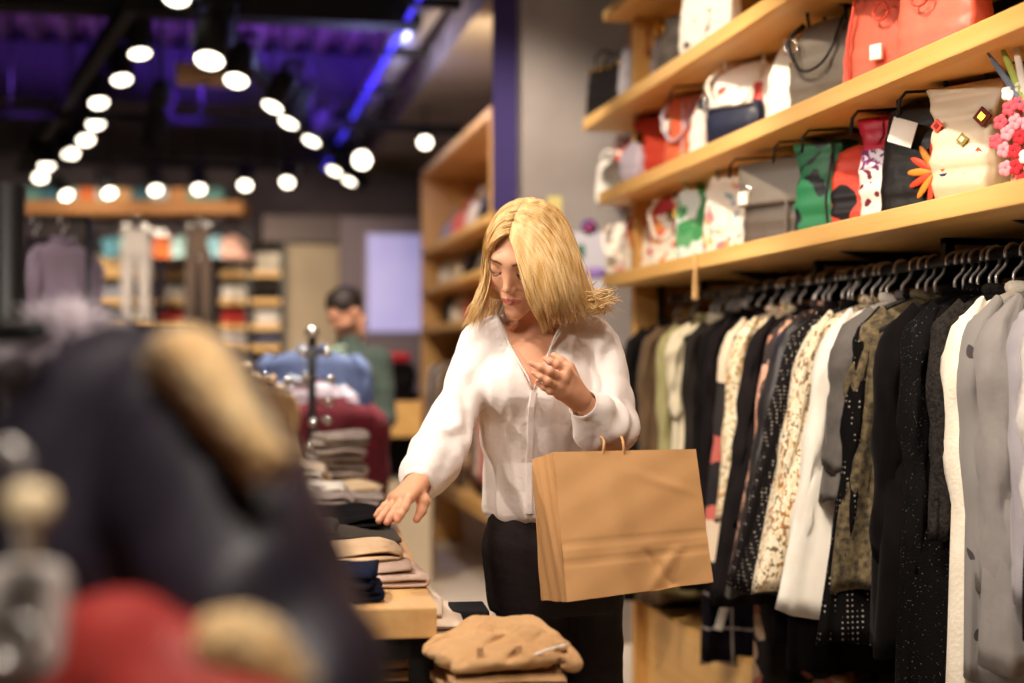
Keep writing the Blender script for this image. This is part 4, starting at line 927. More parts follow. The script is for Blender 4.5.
# ---------------------------------------------------------------- far denim bays
D = 14.0
def far_bay(u0, u1, lab, ncol, seed, d=D):
    A = P(u0, 300, d); B = P(u1, 300, d); W = (B-A).length; R = random.Random(seed); ang = -TH
    t = thing('far_shelving', lab, 'shelving', (A.x, A.y, 0), ang)
    for k in range(ncol+1): MB().box((k*W/ncol-.02, -.02, 0), (k*W/ncol+.02, .02, 2.62)).build('upright', BLACK, t)
    MB().box((0, .36, .05), (W, .38, 2.6)).build('back_panel', mat('far_back', '2A211C', .8), t)
    zs = [z for z in (.45, .75, 1.05, 1.26, 1.49, 1.70, 1.95, 2.22)]
    for z in zs: MB().box((0, 0, z-.05), (W, .36, z), bev=.004).build('shelf', WOOD, t)
    cs = {2.22: ['E8D9BC', 'F0E4CC', 'E9C28C', 'EFE2CC'], 1.95: ['2B2622', 'D7CEC4', '3A3432', '8C8C98'], 1.70: ['E8DCC8', '2A2524', 'CFC6BE', 'A42C26'], 1.49: ['B9B2B0', '302A28', 'E6DCCE', '4A4A5A'], 1.26: ['3B332E', '52463C', '2A2422']}
    names = {2.22: 'top', 1.95: 'second', 1.70: 'third', 1.49: 'fourth', 1.26: 'fifth'}
    cn = {'E8D9BC': 'cream', 'F0E4CC': 'ivory', 'E9C28C': 'orange tan', 'EFE2CC': 'off white', '2B2622': 'black brown', 'D7CEC4': 'pale grey', '3A3432': 'dark grey', '8C8C98': 'blue grey', 'E8DCC8': 'light cream', '2A2524': 'black', 'CFC6BE': 'grey white', 'A42C26': 'red', 'B9B2B0': 'mid grey', '302A28': 'near black', 'E6DCCE': 'whitish', '4A4A5A': 'slate blue', '3B332E': 'dark brown', '52463C': 'brown', '2A2422': 'ink black'}
    m = max(2, int(W/.30))
    for z, cc in cs.items():
        for k in range(m):
            c = cc[(k*3+seed+int(z*10)) % len(cc)]; x = (k+.5)*W/m
            o = Vector((x*math.cos(ang)-.17*math.sin(ang), x*math.sin(ang)+.17*math.cos(ang), 0))
            H = .19 if z == 2.22 else .13
            for e in range(2):
                tt = thing('folded_jeans', cn[c]+' jeans '+('under ' if e == 0 else 'atop ')+['first', 'second', 'third', 'fourth', 'fifth', 'sixth'][k]+' pile, '+names[z]+' shelf of '+lab.split(' with')[0], 'jeans', (A.x+o.x, A.y+o.y, z+.001+e*H/2), ang+R.uniform(-.05, .05), 'folded jeans in the '+lab.split(' with')[0])
                rings = [[Vector((xx, yy, s*H/2*.98)) for xx, yy in rrect(.25*a, .26*a, 16, .4)] for s, a in ((0, .93), (.2, 1), (.45, .97), (.55, 1), (.85, 1), (1, .9))]
                MB().loft(rings).build('fabric', cloth('far_'+c, c, bump=0), tt)
    return A, B
far_bay(64, 186, 'left far denim bay with wooden shelves', 4, 1)
far_bay(214, 283, 'right far denim bay with wooden shelves', 2, 2)
# high oak beam with coloured boxes and tops
A = P(8, 209, 13.3); B = P(246, 202, 13.3); L_ = (B-A).length
t = thing('high_shelf', 'long high oak shelf above the hanging jeans', 'shelf', (A.x, A.y, A.z-.06), -TH)
MB().box((0, -.2, 0), (L_, .2, .12), bev=.004).build('board', mat('shaded_oak', 'A8713C', .6, '94612F', scale=3, stretch=(.35, 6, 6)), t)  # oak darkened so the board's shade sits in its colour
for x in (.6, L_*.5, L_-.3): MB().box((x-.02, .12, -A.z+.06), (x+.02, .16, 0)).build('post', BLACK, t)
MB().tube([(.05, -.1, -.12), (L_-.05, -.1, -.12)], .014, 8).build('rail', BLACK, t)
for x in (.1, L_/2, L_-.1): MB().tube([(x, -.1, -.12), (x, -.1, 0)], .01, 6).build('rail_drop', BLACK, t)
ca, sa = math.cos(-TH), math.sin(-TH)
cols = [('5F8C88', 'teal'), ('3C6A78', 'petrol blue'), ('8FB0A8', 'mint'), ('C96A3A', 'orange'), ('A9B8B0', 'pale green'), ('D9A878', 'apricot'), ('4F7C8A', 'blue green'), ('B8C8C8', 'ice grey'), ('C88A5A', 'copper'), ('7A9A8A', 'sage')]
for k in range(11):
    c, nmc = cols[k % 10]; x = .25+k*(L_-.45)/10.5
    tt = thing('folded_shirt', nmc+' folded shirt on the high oak shelf'+(', last at its right end' if k == 10 else ''), 'shirt', (A.x+x*ca, A.y+x*sa, A.z+.061), -TH, 'shirts on the high oak shelf')
    MB().loft([[Vector((xx, yy, s*.13)) for xx, yy in rrect(.19*a, .22*a, 16, .4)] for s, a in ((0, .93), (.2, 1), (.45, .96), (.55, 1), (.85, 1), (1, .9))]).build('fabric', cloth('hs_'+c, c, bump=0), tt)
cols2 = [('4F8090', 'teal'), ('86B4B0', 'aqua'), ('3E7894', 'sea blue'), ('D06A34', 'bright orange'), ('A8C8C8', 'pale blue'), ('DDE4DC', 'white'), ('8CC0D0', 'sky blue'), ('CFA090', 'pink')]
for k in range(8):
    c, nmc = cols2[k]; x = 1.05+k*.155
    tt = thing('top', nmc+' short top hanging under the high oak shelf', 'top', (A.x+x*ca+.1*sa, A.y+x*sa-.1*ca, A.z-.27), -TH+1.2, 'short tops under the high oak shelf')
    garment_parts(tt, .20, cloth('ht_'+c, c, bump=0), th=.08, seed=120+k, sleeve=.10, hw=.17, sl_r=.05, collar=None)
    MB().tube(bez([(0, 0, 0), (0, 0, .04), (.015, 0, .06), (0, 0, .09)], 6), .003, 5).build('loop', BLACK, tt)
# hanging jeans
def jeans(u0, u1, v0, v1, d, c, label, legs=2):
    a = P(u0, v0, d); b = P(u1, v1, d); W = abs((b-a).dot(Vector((ca, sa, 0)))); H = a.z-b.z
    t = thing('hanging_jeans', label, 'jeans', ((a.x+b.x)/2, (a.y+b.y)/2, a.z), -TH)
    mm = cloth('hj_'+c, c, bump=.2)
    MB().loft([[Vector((x, y, z)) for x, y in rrect(w2, .1, 20, .6)] for z, w2 in ((0, W*.78), (-H*.05, W*.8), (-H*.2, W*.92), (-H*.3, W*.95))]).build('waist', mm, t)
    for s in (-1, 1):
        MB().loft([[Vector((x+s*W*(.24+.05*k), y, z)) for x, y in rrect(w2, .10, 18, .8)] for z, w2, k in ((-H*.26, W*.46, 0), (-H*.5, W*.38, .2), (-H*.8, W*.32, .4), (-H, W*.34, .6))]).build('trouser_leg', mm, t)
    MB().box((-W*.4, -.055, -.03), (W*.4, .055, .0), bev=.004).build('waistband', mm, t)
    for s in (-1, 1): MB().box((s*W*.3-.01, -.01, 0), (s*W*.3+.01, .01, .05)).build('clip', CHROME, t)
    MB().tube([(-W*.32, 0, .05), (W*.32, 0, .05)], .005, 6).build('clip_bar', CHROME, t)
    MB().tube(bez([(0, 0, .05), (0, 0, .09), (.02, 0, .12), (0, 0, .15)], 8), .004, 6).build('hook', CHROME, t)
jeans(119, 153, 229, 324, 13.05, '8F8784', 'pale grey jeans hanging in front of the left far bay')
jeans(154, 167, 236, 315, 13.1, '26222A', 'narrow dark jeans hanging between pale grey and brown pairs')
jeans(184, 213, 228, 320, 13.05, '4A3B32', 'dark brown jeans hanging beside the far bay gap')
# dark plain tall post garments between
# ---------------------------------------------------------------- high rack at left edge, with pattern tops
t = thing('garment_rack', 'tall black rack at the left edge with mauve garments', 'rack', (P(-30, 300, 6.6).x, P(-30, 300, 6.6).y, 0), -TH)
MB().tube([(-.1, 0, 1.98), (.55, 0, 1.98)], .015, 8).build('rail', BLACK, t)
for x in (-.1, .55): MB().tube([(x, 0, 0), (x, 0, 1.98)], .015, 8).build('post', BLACK, t)
MB().box((-.12, -.25, 0), (-.08, .25, .04)).build('foot', BLACK, t); MB().box((.53, -.25, 0), (.57, .25, .04)).build('foot', BLACK, t)
o = t.location
for x, c, nm, lb, L in ((.0, '2A2228', 'coat', 'dark coat on the tall left rack', .9), (.16, 'C9B9A0', 'cardigan', 'cream patterned cardigan on the tall left rack', .75), (.30, '3A3038', 'jacket', 'dark plum jacket on the tall left rack', .8), (.43, '8A7A8C', 'blouse', 'mauve blouse, rightmost on the tall left rack', .72)):
    tt = thing(nm, lb, nm, (o.x+x*ca, o.y+x*sa, 1.86), -TH+1.0, 'garments on the tall left rack')
    garment_parts(tt, L, cloth('lr_'+c, c, {'C9B9A0': '6A5A50'}.get(c)), th=.08, seed=int(x*100)+150, sleeve=.5, sl_r=.055)
    h = place_hanger(0, 'black hanger for the '+lb); h.location = (o.x+x*ca, o.y+x*sa, 1.98-.108); h.rotation_euler = (0, 0, -TH+1.0)
# ---------------------------------------------------------------- four-way stand with blue shirt and burgundy cardigan
p = P(312, 400, 5.95)
t = thing('waterfall_stand', 'black clothes stand with chrome ball arms beyond the table', 'rack', (p.x, p.y, 0), -TH)
MB().tube([(0, 0, 0), (0, 0, 1.42)], .018, 10).build('pole', BLACK, t)
MB().ball((0, 0, 1.435), .03, 8, sc=(1, 1, .8)).build('finial', CHROME, t)
MB().lathe([(0, .03), (.2, .02), (.22, 0), (0, 0)], 20).build('base', BLACK, t)
for k, (u, v) in enumerate([(303, 352), (327, 353), (306, 378), (331, 380), (329, 402), (313, 423), (327, 420), (308, 447), (325, 468)]):
    q = P(u, v, 5.75); b = Vector(((q.x-p.x)*ca+(q.y-p.y)*sa, -(q.x-p.x)*sa+(q.y-p.y)*ca, q.z))
    MB().tube([(0, 0, q.z), tuple(b)], .007, 6).ball(tuple(b), .019, 7).build('arm', CHROME, t)
def front_garment(u, v, d, W, L, c, c2, nm, lb, rz=0, **k):
    q = P(u, v, d); t = thing(nm, lb, nm, q, -TH+rz, 'clothes on the stand beyond the table')
    garment_parts(t, L, cloth('fg_'+c, c, c2, **k.pop('mk', {})), th=.11, seed=int(u), hw=W/2, sleeve=.55, sl_r=.06, **k)
    MB().tube(bez([(0, 0, 0), (0, 0, .05), (.02, 0, .08), (0, 0, .1)], 6), .004, 5).build('hanger_loop', CHROME, t)
    return t
front_garment(312, 352, 6.35, .50, .8, '5E6C92', '505E84', 'shirt', 'blue denim shirt hung behind the black stand', collar='band')
front_garment(302, 383, 6.2, .46, .7, 'C3CAD6', 'A9606A', 'shirt', 'pale striped shirt between the blue and burgundy garments', mk=dict(kind='stripes', scale=30, thr=.3))
front_garment(330, 402, 6.05, .46, .62, '6E1626', '5C1220', 'cardigan', 'burgundy cardigan at the front of the black stand', collar='lapel')
# chrome rail fixture left of the stand
p = P(250, 380, 5.75)
t = thing('chrome_rack', 'chrome rack with ball ends behind the fur hood', 'rack', (p.x, p.y, 0), -TH)
MB().tube([(0, 0, 0), (0, 0, 1.27)], .014, 8).build('pole', CHROME, t); MB().tube([(-.2, 0, 1.27), (.18, -.1, 1.19)], .012, 8).build('arm', CHROME, t)
for k in range(5): MB().ball((-.18+.085*k, -.02*k, 1.30-.018*k), .017, 7).build('ball_hook', CHROME, t)
MB().lathe([(0, .02), (.16, .015), (.17, 0), (0, 0)], 20).build('base', CHROME, t)
for u, v, c, lb in ((236, 372, 'D8C8B4', 'pale cream blouse on the chrome rack behind fur hood'), (262, 384, 'C9A67A', 'tan cardigan on the chrome rack behind the fur hood')):
    q = P(u, v, 5.7); tt = thing(lb.split()[1 if c == 'C9A67A' else 2], lb, lb.split()[1 if c == 'C9A67A' else 2], q, -TH+.9)
    garment_parts(tt, .6, cloth('cr_'+c, c), th=.08, seed=int(u), hw=.17, sleeve=.4, sl_r=.05)
# ================================================================== BLURRED FOREGROUND COATS
def qv(u, v, d): return tuple(Q(u, v, d))
NAVYP = mat('navy_nylon', '201A26', .5, '1A141F', scale=5, bump=.3, bscale=14); REDN = mat('red_nylon', '9A2C26', .6, '88241F', scale=5, bump=.3, bscale=14)
FURT = mat('tan_fur', 'F4D9A8', .85, 'E2B87C', scale=18, sheen=.4); FURG = mat('grey_fur', 'B4A6AE', .85, '9A8C96', scale=18, sheen=.4)
def sculpt(name, mats, F_, root, seed=0, amp=0, fr=20, parent=None, it=1, col=None):
    V, Fc = F_.verts()
    if amp: V = V+normals(V, Fc)*(amp*snoise(V, fr, seed))[:, None]
    V = smooth_v(V, Fc, it)-np.array(root); return np_mesh(name, V, Fc, mats, parent, col=col)
def yaw_thing(name, label, cat, q):
    p = yaw(q); t = thing(name, label, cat, p, -TH); return t
def baffles(F_, pts, rs, step, flat=.55, k=.012):
    P_ = [Vector(p) for p in pts]; L = [0]
    for a, b in zip(P_, P_[1:]): L.append(L[-1]+(b-a).length)
    s = 0
    while s <= L[-1]:
        i = max(j for j in range(len(L)) if L[j] <= s+1e-9); i = min(i, len(P_)-2); f = (s-L[i])/(L[i+1]-L[i]); c = P_[i].lerp(P_[i+1], f); r = rs[i]*(1-f)+rs[i+1]*f
        d = (P_[i+1]-P_[i]).normalized(); M = d.to_track_quat('Z', 'Y').to_matrix()
        F_.ell(tuple(c), (r, r*.9, step*flat), k, M=M); s += step
def fur(name, pts, rs, m, parent, root, n=1500, ln=.028, seed=0):
    R = random.Random(seed); P_ = [Vector(p)-Vector(root) for p in pts]; mb = MB().tube(P_, rs, 12)
    C_ = bez(P_, 60); rr = [rs[min(len(rs)-1, int(i/60*(len(rs)-1)))] for i in range(61)]
    for _ in range(n):
        i = R.randrange(1, 60); t = (C_[i+1 if i < 60 else 60]-C_[i-1]).normalized(); a = t.orthogonal().normalized(); b = t.cross(a); q = R.uniform(0, 6.28)
        o = a*math.cos(q)+b*math.sin(q); base = C_[i]+o*rr[i]*.9+t*R.uniform(-.01, .01); d = (o+t*R.uniform(-.5, .5)+Vector((0, 0, -.5))*R.random()).normalized(); s = d.orthogonal().normalized()*.0035; e = base+d*ln*R.uniform(.6, 1.2)
        s2 = d.cross(s)
        mb.add([base+s, base-s*.5+s2*.8, base-s*.5-s2*.8, e+Vector((0, 0, -.006))], [(0, 1, 3), (1, 2, 3), (2, 0, 3)])
    return mb.build(name, m, parent)
# rack post and bar that carry the coats
q = Q(6, 300, 2.05); t = thing('coat_rack', 'dark rack post at the left edge of the picture', 'rack', yaw((q.x, q.y, 0)), -TH)
MB().tube([(0, 0, 0), (0, 0, 1.56)], .026, 12).build('post', BLACK, t)
MB().tube([(0, 0, 1.33), (.10, -.5, 1.33), (.32, -.82, 1.33)], .013, 10).build('arm', BLACK, t)
MB().lathe([(0, .02), (.24, .015), (.25, 0), (0, 0)], 20).build('base', BLACK, t)
# navy puffer coat
r0 = Q(150, 372, 1.30); t = yaw_thing('puffer_coat', 'big navy padded coat with tan fur hood, blurred in the foreground', 'coat', r0)
F_ = Field((-.52, .95, .62), (-.06, 1.62, 1.34), .0085)
baffles(F_, [qv(152, 420, 1.33), qv(140, 500, 1.33), qv(135, 740, 1.33)], [.10, .155, .18], .12, .62, .03)
F_.chain([qv(152, 420, 1.33), qv(140, 500, 1.33), qv(135, 740, 1.33)], [.095, .145, .17], .03)
sl = [qv(184, 430, 1.27), qv(206, 485, 1.22), qv(240, 570, 1.17), qv(276, 670, 1.13), qv(292, 740, 1.11)]
F_.chain(sl, [.058, .077, .079, .073, .071], .03)
baffles(F_, sl, [.062, .082, .084, .078, .076], .095, .66, .025)
F_.cone(qv(150, 405, 1.33), qv(188, 432, 1.27), .05, .055, .04)
sculpt('shell', NAVYP, F_, r0, 4, .007, 24, t)
F_ = Field((-.52, 1.2, .95), (-.2, 1.6, 1.36), .009)
F_.ell(qv(176, 385, 1.36), (.075, .06, .05), .02); F_.cone(qv(120, 400, 1.38), qv(190, 372, 1.36), .04, .035, .03)
sculpt('hood', NAVYP, F_, r0, 5, .004, 30, t)
fur('fur_trim', [qv(160, 372, 1.24), qv(182, 356, 1.20), qv(204, 370, 1.16), qv(224, 398, 1.13), qv(246, 428, 1.10), qv(272, 460, 1.08)], [.018, .024, .021, .015, .012, .010], FURT, t, r0, 1700, .013, 1)
h = yaw(Q(150, 372, 1.3)); 
# grey fur trimmed dark coat behind
r1 = Q(66, 380, 1.62); t = yaw_thing('puffer_coat', 'dark coat with greyish mauve fur collar at the left edge', 'coat', r1)
F_ = Field((-.72, 1.35, .62), (-.36, 1.85, 1.34), .009)
baffles(F_, [qv(66, 430, 1.62), qv(70, 520, 1.62), qv(75, 740, 1.62)], [.075, .12, .13], .12, .62, .03)
baffles(F_, [qv(100, 425, 1.55), qv(118, 520, 1.5), qv(120, 620, 1.5)], [.045, .055, .055], .062, .62)
sculpt('shell', mat('dark_slate_nylon', '2C2634', .5, '241F2C', scale=5), F_, r1, 6, .006, 24, t)
fur('fur_collar', [qv(30, 372, 1.6), qv(52, 350, 1.55), qv(85, 356, 1.52), qv(108, 385, 1.55)], [.034, .045, .045, .035], FURG, t, r1, 1300, .026, 2)
# red padded jacket with tan fur low in the corner
r2 = Q(150, 640, 1.12); t = yaw_thing('puffer_jacket', 'red padded jacket with tan fur cuff at the bottom left corner', 'jacket', r2)
F_ = Field((-.50, .80, .70), (-.10, 1.25, 1.16), .008)
F_.chain([qv(75, 640, 1.12), qv(115, 652, 1.08), qv(175, 696, 1.02), qv(245, 745, .98)], [.025, .038, .048, .048], .03)
baffles(F_, [qv(75, 640, 1.12), qv(115, 652, 1.08), qv(175, 696, 1.02), qv(245, 745, .98)], [.026, .040, .050, .050], .075, .66, .02)
baffles(F_, [qv(105, 690, 1.1), qv(105, 860, 1.1)], [.08, .10], .07, .6)
sculpt('shell', REDN, F_, r2, 7, .005, 30, t)
fur('fur_trim', [qv(196, 668, 1.02), qv(222, 648, 1.0), qv(252, 652, 1.0), qv(280, 690, 1.0)], [.018, .026, .026, .02], FURT, t, r2, 1100, .010, 3)
# grey plastic hanger clamp and cream size tag at the very edge
r3 = Q(24, 620, 1.05); t = yaw_thing('clip_hanger', 'grey plastic clamp hanger at the bottom left corner', 'hanger', r3)
def L3(u, v, d=1.05): return Q(u, v, d)-r3
rings = []
for y in (-.016, -.012, .012, .016):
    e = .9 if abs(y) > .014 else 1; rings.append([Vector((x*e, y, z*e)) for x, z in rrect(.062, .085, 28, .45)])
MB().loft(rings).build('clamp', mat('grey_plastic', 'BDB4AE', .35), t)
MB().tube([(.019*math.cos(a)+.0, -.02, -.012+.016*math.sin(a)) for a in [k*math.pi/8 for k in range(17)]], .004, 8).build('spring', CHROME, t)
MB().tube(bez([L3(22, 575), L3(20, 540), L3(14, 500), L3(24, 462), L3(8, 445), L3(-6, 462)], 20), .0045, 8).build('hook', DCHROME, t)
MB().tube([L3(-60, 650), L3(24, 610), L3(30, 655)], .007, 8).build('cross_bar', mat('grey_plastic', 'BDB4AE'), t)
r4 = Q(30, 505, 1.0); t = yaw_thing('size_tag', 'oval cream size ring clipped near the left edge', 'tag', r4)
MB().loft([[Vector((x*e, y, z*e)) for x, z in rrect(.034, .030, 24, .9)] for y, e in ((-.012, .7), (-.008, 1), (.008, 1), (.012, .7))]).build('disc', mat('cream_plastic', 'E6CFA8', .4), t)
MB().loft([[Vector((x, y, z)) for x, z in rrect(.008, .030, 10, .6)] for y in (-.006, .006)]).build('stem', mat('cream_plastic', 'E6CFA8'), t, loc=(0, .002, -.025))
# ================================================================== THE WOMAN
SKIN = mat('skin', 'E2B091', .48, attr='tint', sss=.12, spec=.35)
BLOUSE = mat('white_viscose', 'F1E7E1', .62, 'ECE0DA', scale=5, sheen=.25, bump=.12, bscale=90, spec=.25)
TROUS = mat('black_trousers', '1C1414', .75, '231919', scale=6, bump=.15, bscale=80, spec=.25)
HAIR = mat('blonde_hair', 'EFCE97', .42, 'D2A561', kind='noise', scale=7, stretch=(9, 9, 1.2), spec=.5)
rw = Q(545, 540, 3.20); rw = Vector((rw.x, rw.y, 0)); RW = np.array(rw)
wo = thing('woman', 'blonde woman in loose white blouse and black trousers reaching for folded clothes', 'person', yaw(rw), -TH)
def ZV(v, d=3.16): return Q(512, v, d).z
def XU(u, d=3.16): return (u-CU)/FPX*d
# ---- head in its own frame (face towards -y)
HM = Matrix.Rotation(math.radians(-27), 3, 'Z') @ Matrix.Rotation(math.radians(28), 3, 'X') @ Matrix.Rotation(math.radians(9), 3, 'Y')
HC = Q(525, 255.5, 3.115); HS = 1.0
def head_to(p): return HM @ (Vector(p)*HS)+HC
H = Field((-.10, -.14, -.15), (.10, .13, .13), .0022)
H.ell((0, .018, .035), (.074, .092, .080), .01); H.ell((0, -.022, -.028), (.060, .068, .082), .03); H.ell((0, -.018, .004), (.068, .070, .055), .02)
for s in (-1, 1):
    H.cone((s*.047, -.005, -.062), (0, -.072, -.100), .018, .015, .025)
    H.ell((s*.037, -.064, -.032), (.022, .018, .022), .02)
    H.ell((s*.074, .010, -.008), (.007, .016, .029), .008)
H.cone((-.028, -.079, .022), (.028, -.079, .022), .011, .011, .02)
H.ell((0, -.074, -.100), (.016, .014, .012), .012)
for s in (-1, 1):
    H.ell((s*.031, -.100, .004), (.020, .015, .012), .014, sub=True)
    H.ell((s*.031, -.0725, -.001), (.0165, .0150, .0125), .006)
H.cone((0, -.082, .012), (0, -.102, -.028), .0075, .0085, .016); H.ell((0, -.105, -.034), (.0085, .0085, .0075), .006)
for s in (-1, 1): H.ell((s*.0095, -.096, -.038), (.0062, .008, .0055), .005)
for s in (-1, 1): H.ell((s*.005, -.102, -.0425), (.0028, .004, .003), .003, sub=True)
H.ell((0, -.080, -.066), (.026, .015, .016), .014)
for s in (-1, 1):
    H.cone((s*.021, -.086, -.0665), (s*.005, -.0955, -.0620), .0018, .0036, .005); H.cone((s*.019, -.086, -.069), (0, -.0945, -.0728), .0020, .0046, .005)
H.cone((-.020, -.0935, -.0675), (.020, -.0935, -.0675), .0011, .0011, .003, sub=True)
H.ell((0, -.0985, -.084), (.014, .006, .006), .008, sub=True)
H.cone((0, .022, -.05), (0, .035, -.14), .048, .050, .03)
HV, HF = H.verts(); HV = smooth_v(HV, HF, 1, .35)
base = np.array(srgb('DDA583')); colr = np.tile(base, (len(HV), 1))
def dist_seg(V, a, b):
    a = np.array(a, float); b = np.array(b, float); ab = b-a; t = np.clip((V-a) @ ab/(ab @ ab), 0, 1); return np.linalg.norm(V-a-t[:, None]*ab, axis=1)
def paint(mask, c, f=1.0):
    global colr
    m = (np.clip(mask, 0, 1)*f)[:, None]; colr = colr*(1-m)+np.array(srgb(c))*m
for s in (-1, 1):
    dl = np.minimum(dist_seg(HV, (s*.021, -.091, -.0665), (0, -.101, -.0625)), dist_seg(HV, (s*.019, -.090, -.069), (0, -.101, -.0735)))
    paint((.0054-dl)/.0014, 'B9605A', .85)
    paint((.022-np.linalg.norm(HV-np.array([s*.043, -.075, -.038]), axis=1))/.016, 'DD8E78', .45)
    bp = [(s*.014, -.089, .0195), (s*.026, -.088, .0235), (s*.038, -.080, .0235), (s*.049, -.068, .0175)]
    HP = HV*np.array([1, 0, 1]); db = np.min([dist_seg(HP, (bp[i][0], 0, bp[i][2]), (bp[i+1][0], 0, bp[i+1][2])) for i in range(3)], axis=0); paint(np.where(HV[:, 1] < -.03, (.0036-db)/.0014, 0), '5B3A26', .9)
    ep = [(s*.0185, -.086, -.0035), (s*.025, -.090, -.0085), (s*.033, -.0895, -.0095), (s*.0405, -.084, -.0065), (s*.046, -.077, -.002)]
    de = np.min([dist_seg(HV, ep[i], ep[i+1]) for i in range(4)], axis=0); paint((.0030-de)/.0012, '2A1A16', .95)
    paint((.0095-np.linalg.norm((HV-np.array([s*.032, -.086, .002]))*np.array([.8, 1, 1.3]), axis=1))/.005, 'B98068', .5)
HW = np.array([head_to(p) for p in HV])
# ---- chest, neck and arms of the body
d0 = 3.17
CF = Field((-.33, 2.68, .80), (.33, 3.42, 1.50), .0045)
nb = Vector(Q(538, 328, 3.19)); CF.cone(head_to((0, .025, -.085)), nb, .046, .050, .02); CF.cone(nb, Q(538, 350, 3.19), .05, .075, .04)
def profile(F_, tab, k=.02, yoff=0, e=2.0):
    """elliptical trunk: tab rows (v, cx px, a m, b m, y)"""
    zt = [ZV(r[0]) for r in tab][::-1]; cols_ = [[XU(r[1]) for r in tab][::-1], [r[2] for r in tab][::-1], [r[3] for r in tab][::-1], [r[4]+yoff for r in tab][::-1]]
    def fn(X, Y, Z):
        cx, a, b, y0 = [np.interp(Z, zt, c) for c in cols_]
        r = ((np.abs(X-cx)/a)**e+(np.abs(Y-y0)/b)**e)**(1/e); d = (r-1)*np.minimum(a, b)
        return np.maximum(d, np.maximum(zt[0]-Z, Z-zt[-1])).astype(np.float32)
    ax = max(cols_[1]); by = max(cols_[2]); F_.put(fn, (min(cols_[0])-ax, min(cols_[3])-by, zt[0]), (max(cols_[0])+ax, max(cols_[3])+by, zt[-1]), k)
TT = [(314, 539, .040, .045, 3.20), (322, 539, .075, .056, 3.19), (332, 539, .128, .068, 3.185), (346, 537, .140, .085, 3.175), (372, 535, .132, .106, 3.160), (396, 534, .130, .110, 3.158), (425, 534, .122, .100, 3.170), (460, 536, .117, .096, 3.185), (490, 540, .124, .102, 3.195), (506, 542, .131, .108, 3.20), (514, 542, .128, .106, 3.20), (519, 543, .118, .098, 3.20)]
profile(CF, [(r[0], r[1], r[2]-(.009 if r[0] < 410 else .022), r[3]-(.009 if r[0] < 410 else .022), r[4]) for r in TT])
armR = [(484, 342, 3.17), (459, 405, 3.08), (445, 437, 3.02), (430, 465, 2.94), (418, 484, 2.875)]
armL = [(600, 342, 3.185), (608, 385, 3.14), (613, 420, 3.08), (600, 418, 3.03), (584, 404, 2.975)]
CF.chain([Q(*p) for p in armR], [.042, .036, .034, .028, .0225], .01); CF.chain([Q(*p) for p in armL], [.04, .036, .034, .03, .023], .01)
CV_, CFc = CF.verts()
# ---- hands
def hand(lo, hi, wrist, kn, fingers, thumb, palm_c, thr=(.0125, .0105, .0095, .0075)):
    F_ = Field(lo, hi, .0016); W_ = Vector(Q(*wrist[0])); W2 = Vector(Q(*wrist[1])); F_.cone(W2, W_, .0235, .0215, .008)
    K_ = [Vector(Q(*k)) for k in kn]; w2 = W_
    for i, k in enumerate(K_):
        st = w2+(k-K_[1]).normalized()*.010*(0 if i == 1 else 1); F_.cone(st, k, .0155, .0108, .012)
    for a, b in zip(K_, K_[1:]): F_.cone(a, b, .0098, .0098, .008)
    F_.cone(W_, palm_c and Q(*palm_c) or K_[2], .018, .014, .012)
    for f, r in zip(fingers, (.0088, .0090, .0086, .0076)):
        pts = [Vector(Q(*p)) for p in f]; F_.chain(pts, [r*1.08, r*.98, r*.88, r*.72], .0035)
        F_.ell(tuple(pts[1]), (r*1.06,)*3, .003)
    pts = [Vector(Q(*p)) for p in thumb]; F_.chain(pts, thr, .006); F_.cone(W_.lerp(K_[0], .3), pts[1], .015, .011, .012)
    return F_
RH = hand(np.array(Q(430, 540, 2.80))-np.array([.14, .18, .0]), np.array(Q(430, 470, 2.90))+np.array([.03, .03, .02]),
          [(418, 483, 2.875), (424, 473, 2.91)], [(409, 498, 2.80), (403, 499, 2.808), (397.5, 499, 2.822), (393, 498, 2.84)],
          [[(409, 498, 2.80), (404, 508, 2.775), (400.5, 514.5, 2.765), (397.5, 520.5, 2.76)], [(403, 499, 2.808), (395.5, 509.5, 2.78), (390.5, 517, 2.765), (386.8, 522.5, 2.758)],
           [(397.5, 499, 2.822), (388.5, 508.5, 2.80), (383, 515, 2.785), (378.5, 520.5, 2.775)], [(393, 498, 2.84), (385, 506, 2.825), (380, 511, 2.815), (376, 515.5, 2.81)]],
          [(416, 490, 2.86), (423.5, 501, 2.84), (421.5, 511, 2.83), (416.5, 519.5, 2.82)], None)
LH = hand(np.array(Q(525, 425, 2.85))-np.array([.02, .03, .0]), np.array(Q(600, 345, 3.03))+np.array([.02, .02, .01]),
          [(580, 399, 2.965), (588, 409, 2.99)], [(567, 371, 2.93), (563, 379, 2.922), (560, 387, 2.922), (559.5, 394, 2.93)],
          [[(567, 371, 2.93), (557, 364.5, 2.925), (550.5, 361.5, 2.925), (545.5, 359, 2.93)], [(563, 379, 2.922), (550, 371.5, 2.905), (541, 367.5, 2.905), (532, 363.5, 2.91)],
           [(560, 387, 2.922), (548, 381, 2.905), (540.5, 377, 2.905), (534, 373, 2.91)], [(559.5, 394, 2.93), (550, 391, 2.915), (543.5, 387, 2.915), (537.5, 383, 2.918)]],
          [(577, 386, 2.965), (569, 369, 2.96), (561, 361, 2.965), (554, 355.5, 2.97)], (566, 392, 2.935))
parts_ = [(HW, HF, colr)]
for V, Fc in ((CV_, CFc), RH.verts(), LH.verts()):
    V = smooth_v(V, Fc, 1, .4); c = np.tile(np.array(srgb('DBA07D')), (len(V), 1)); parts_.append((V, Fc, c))
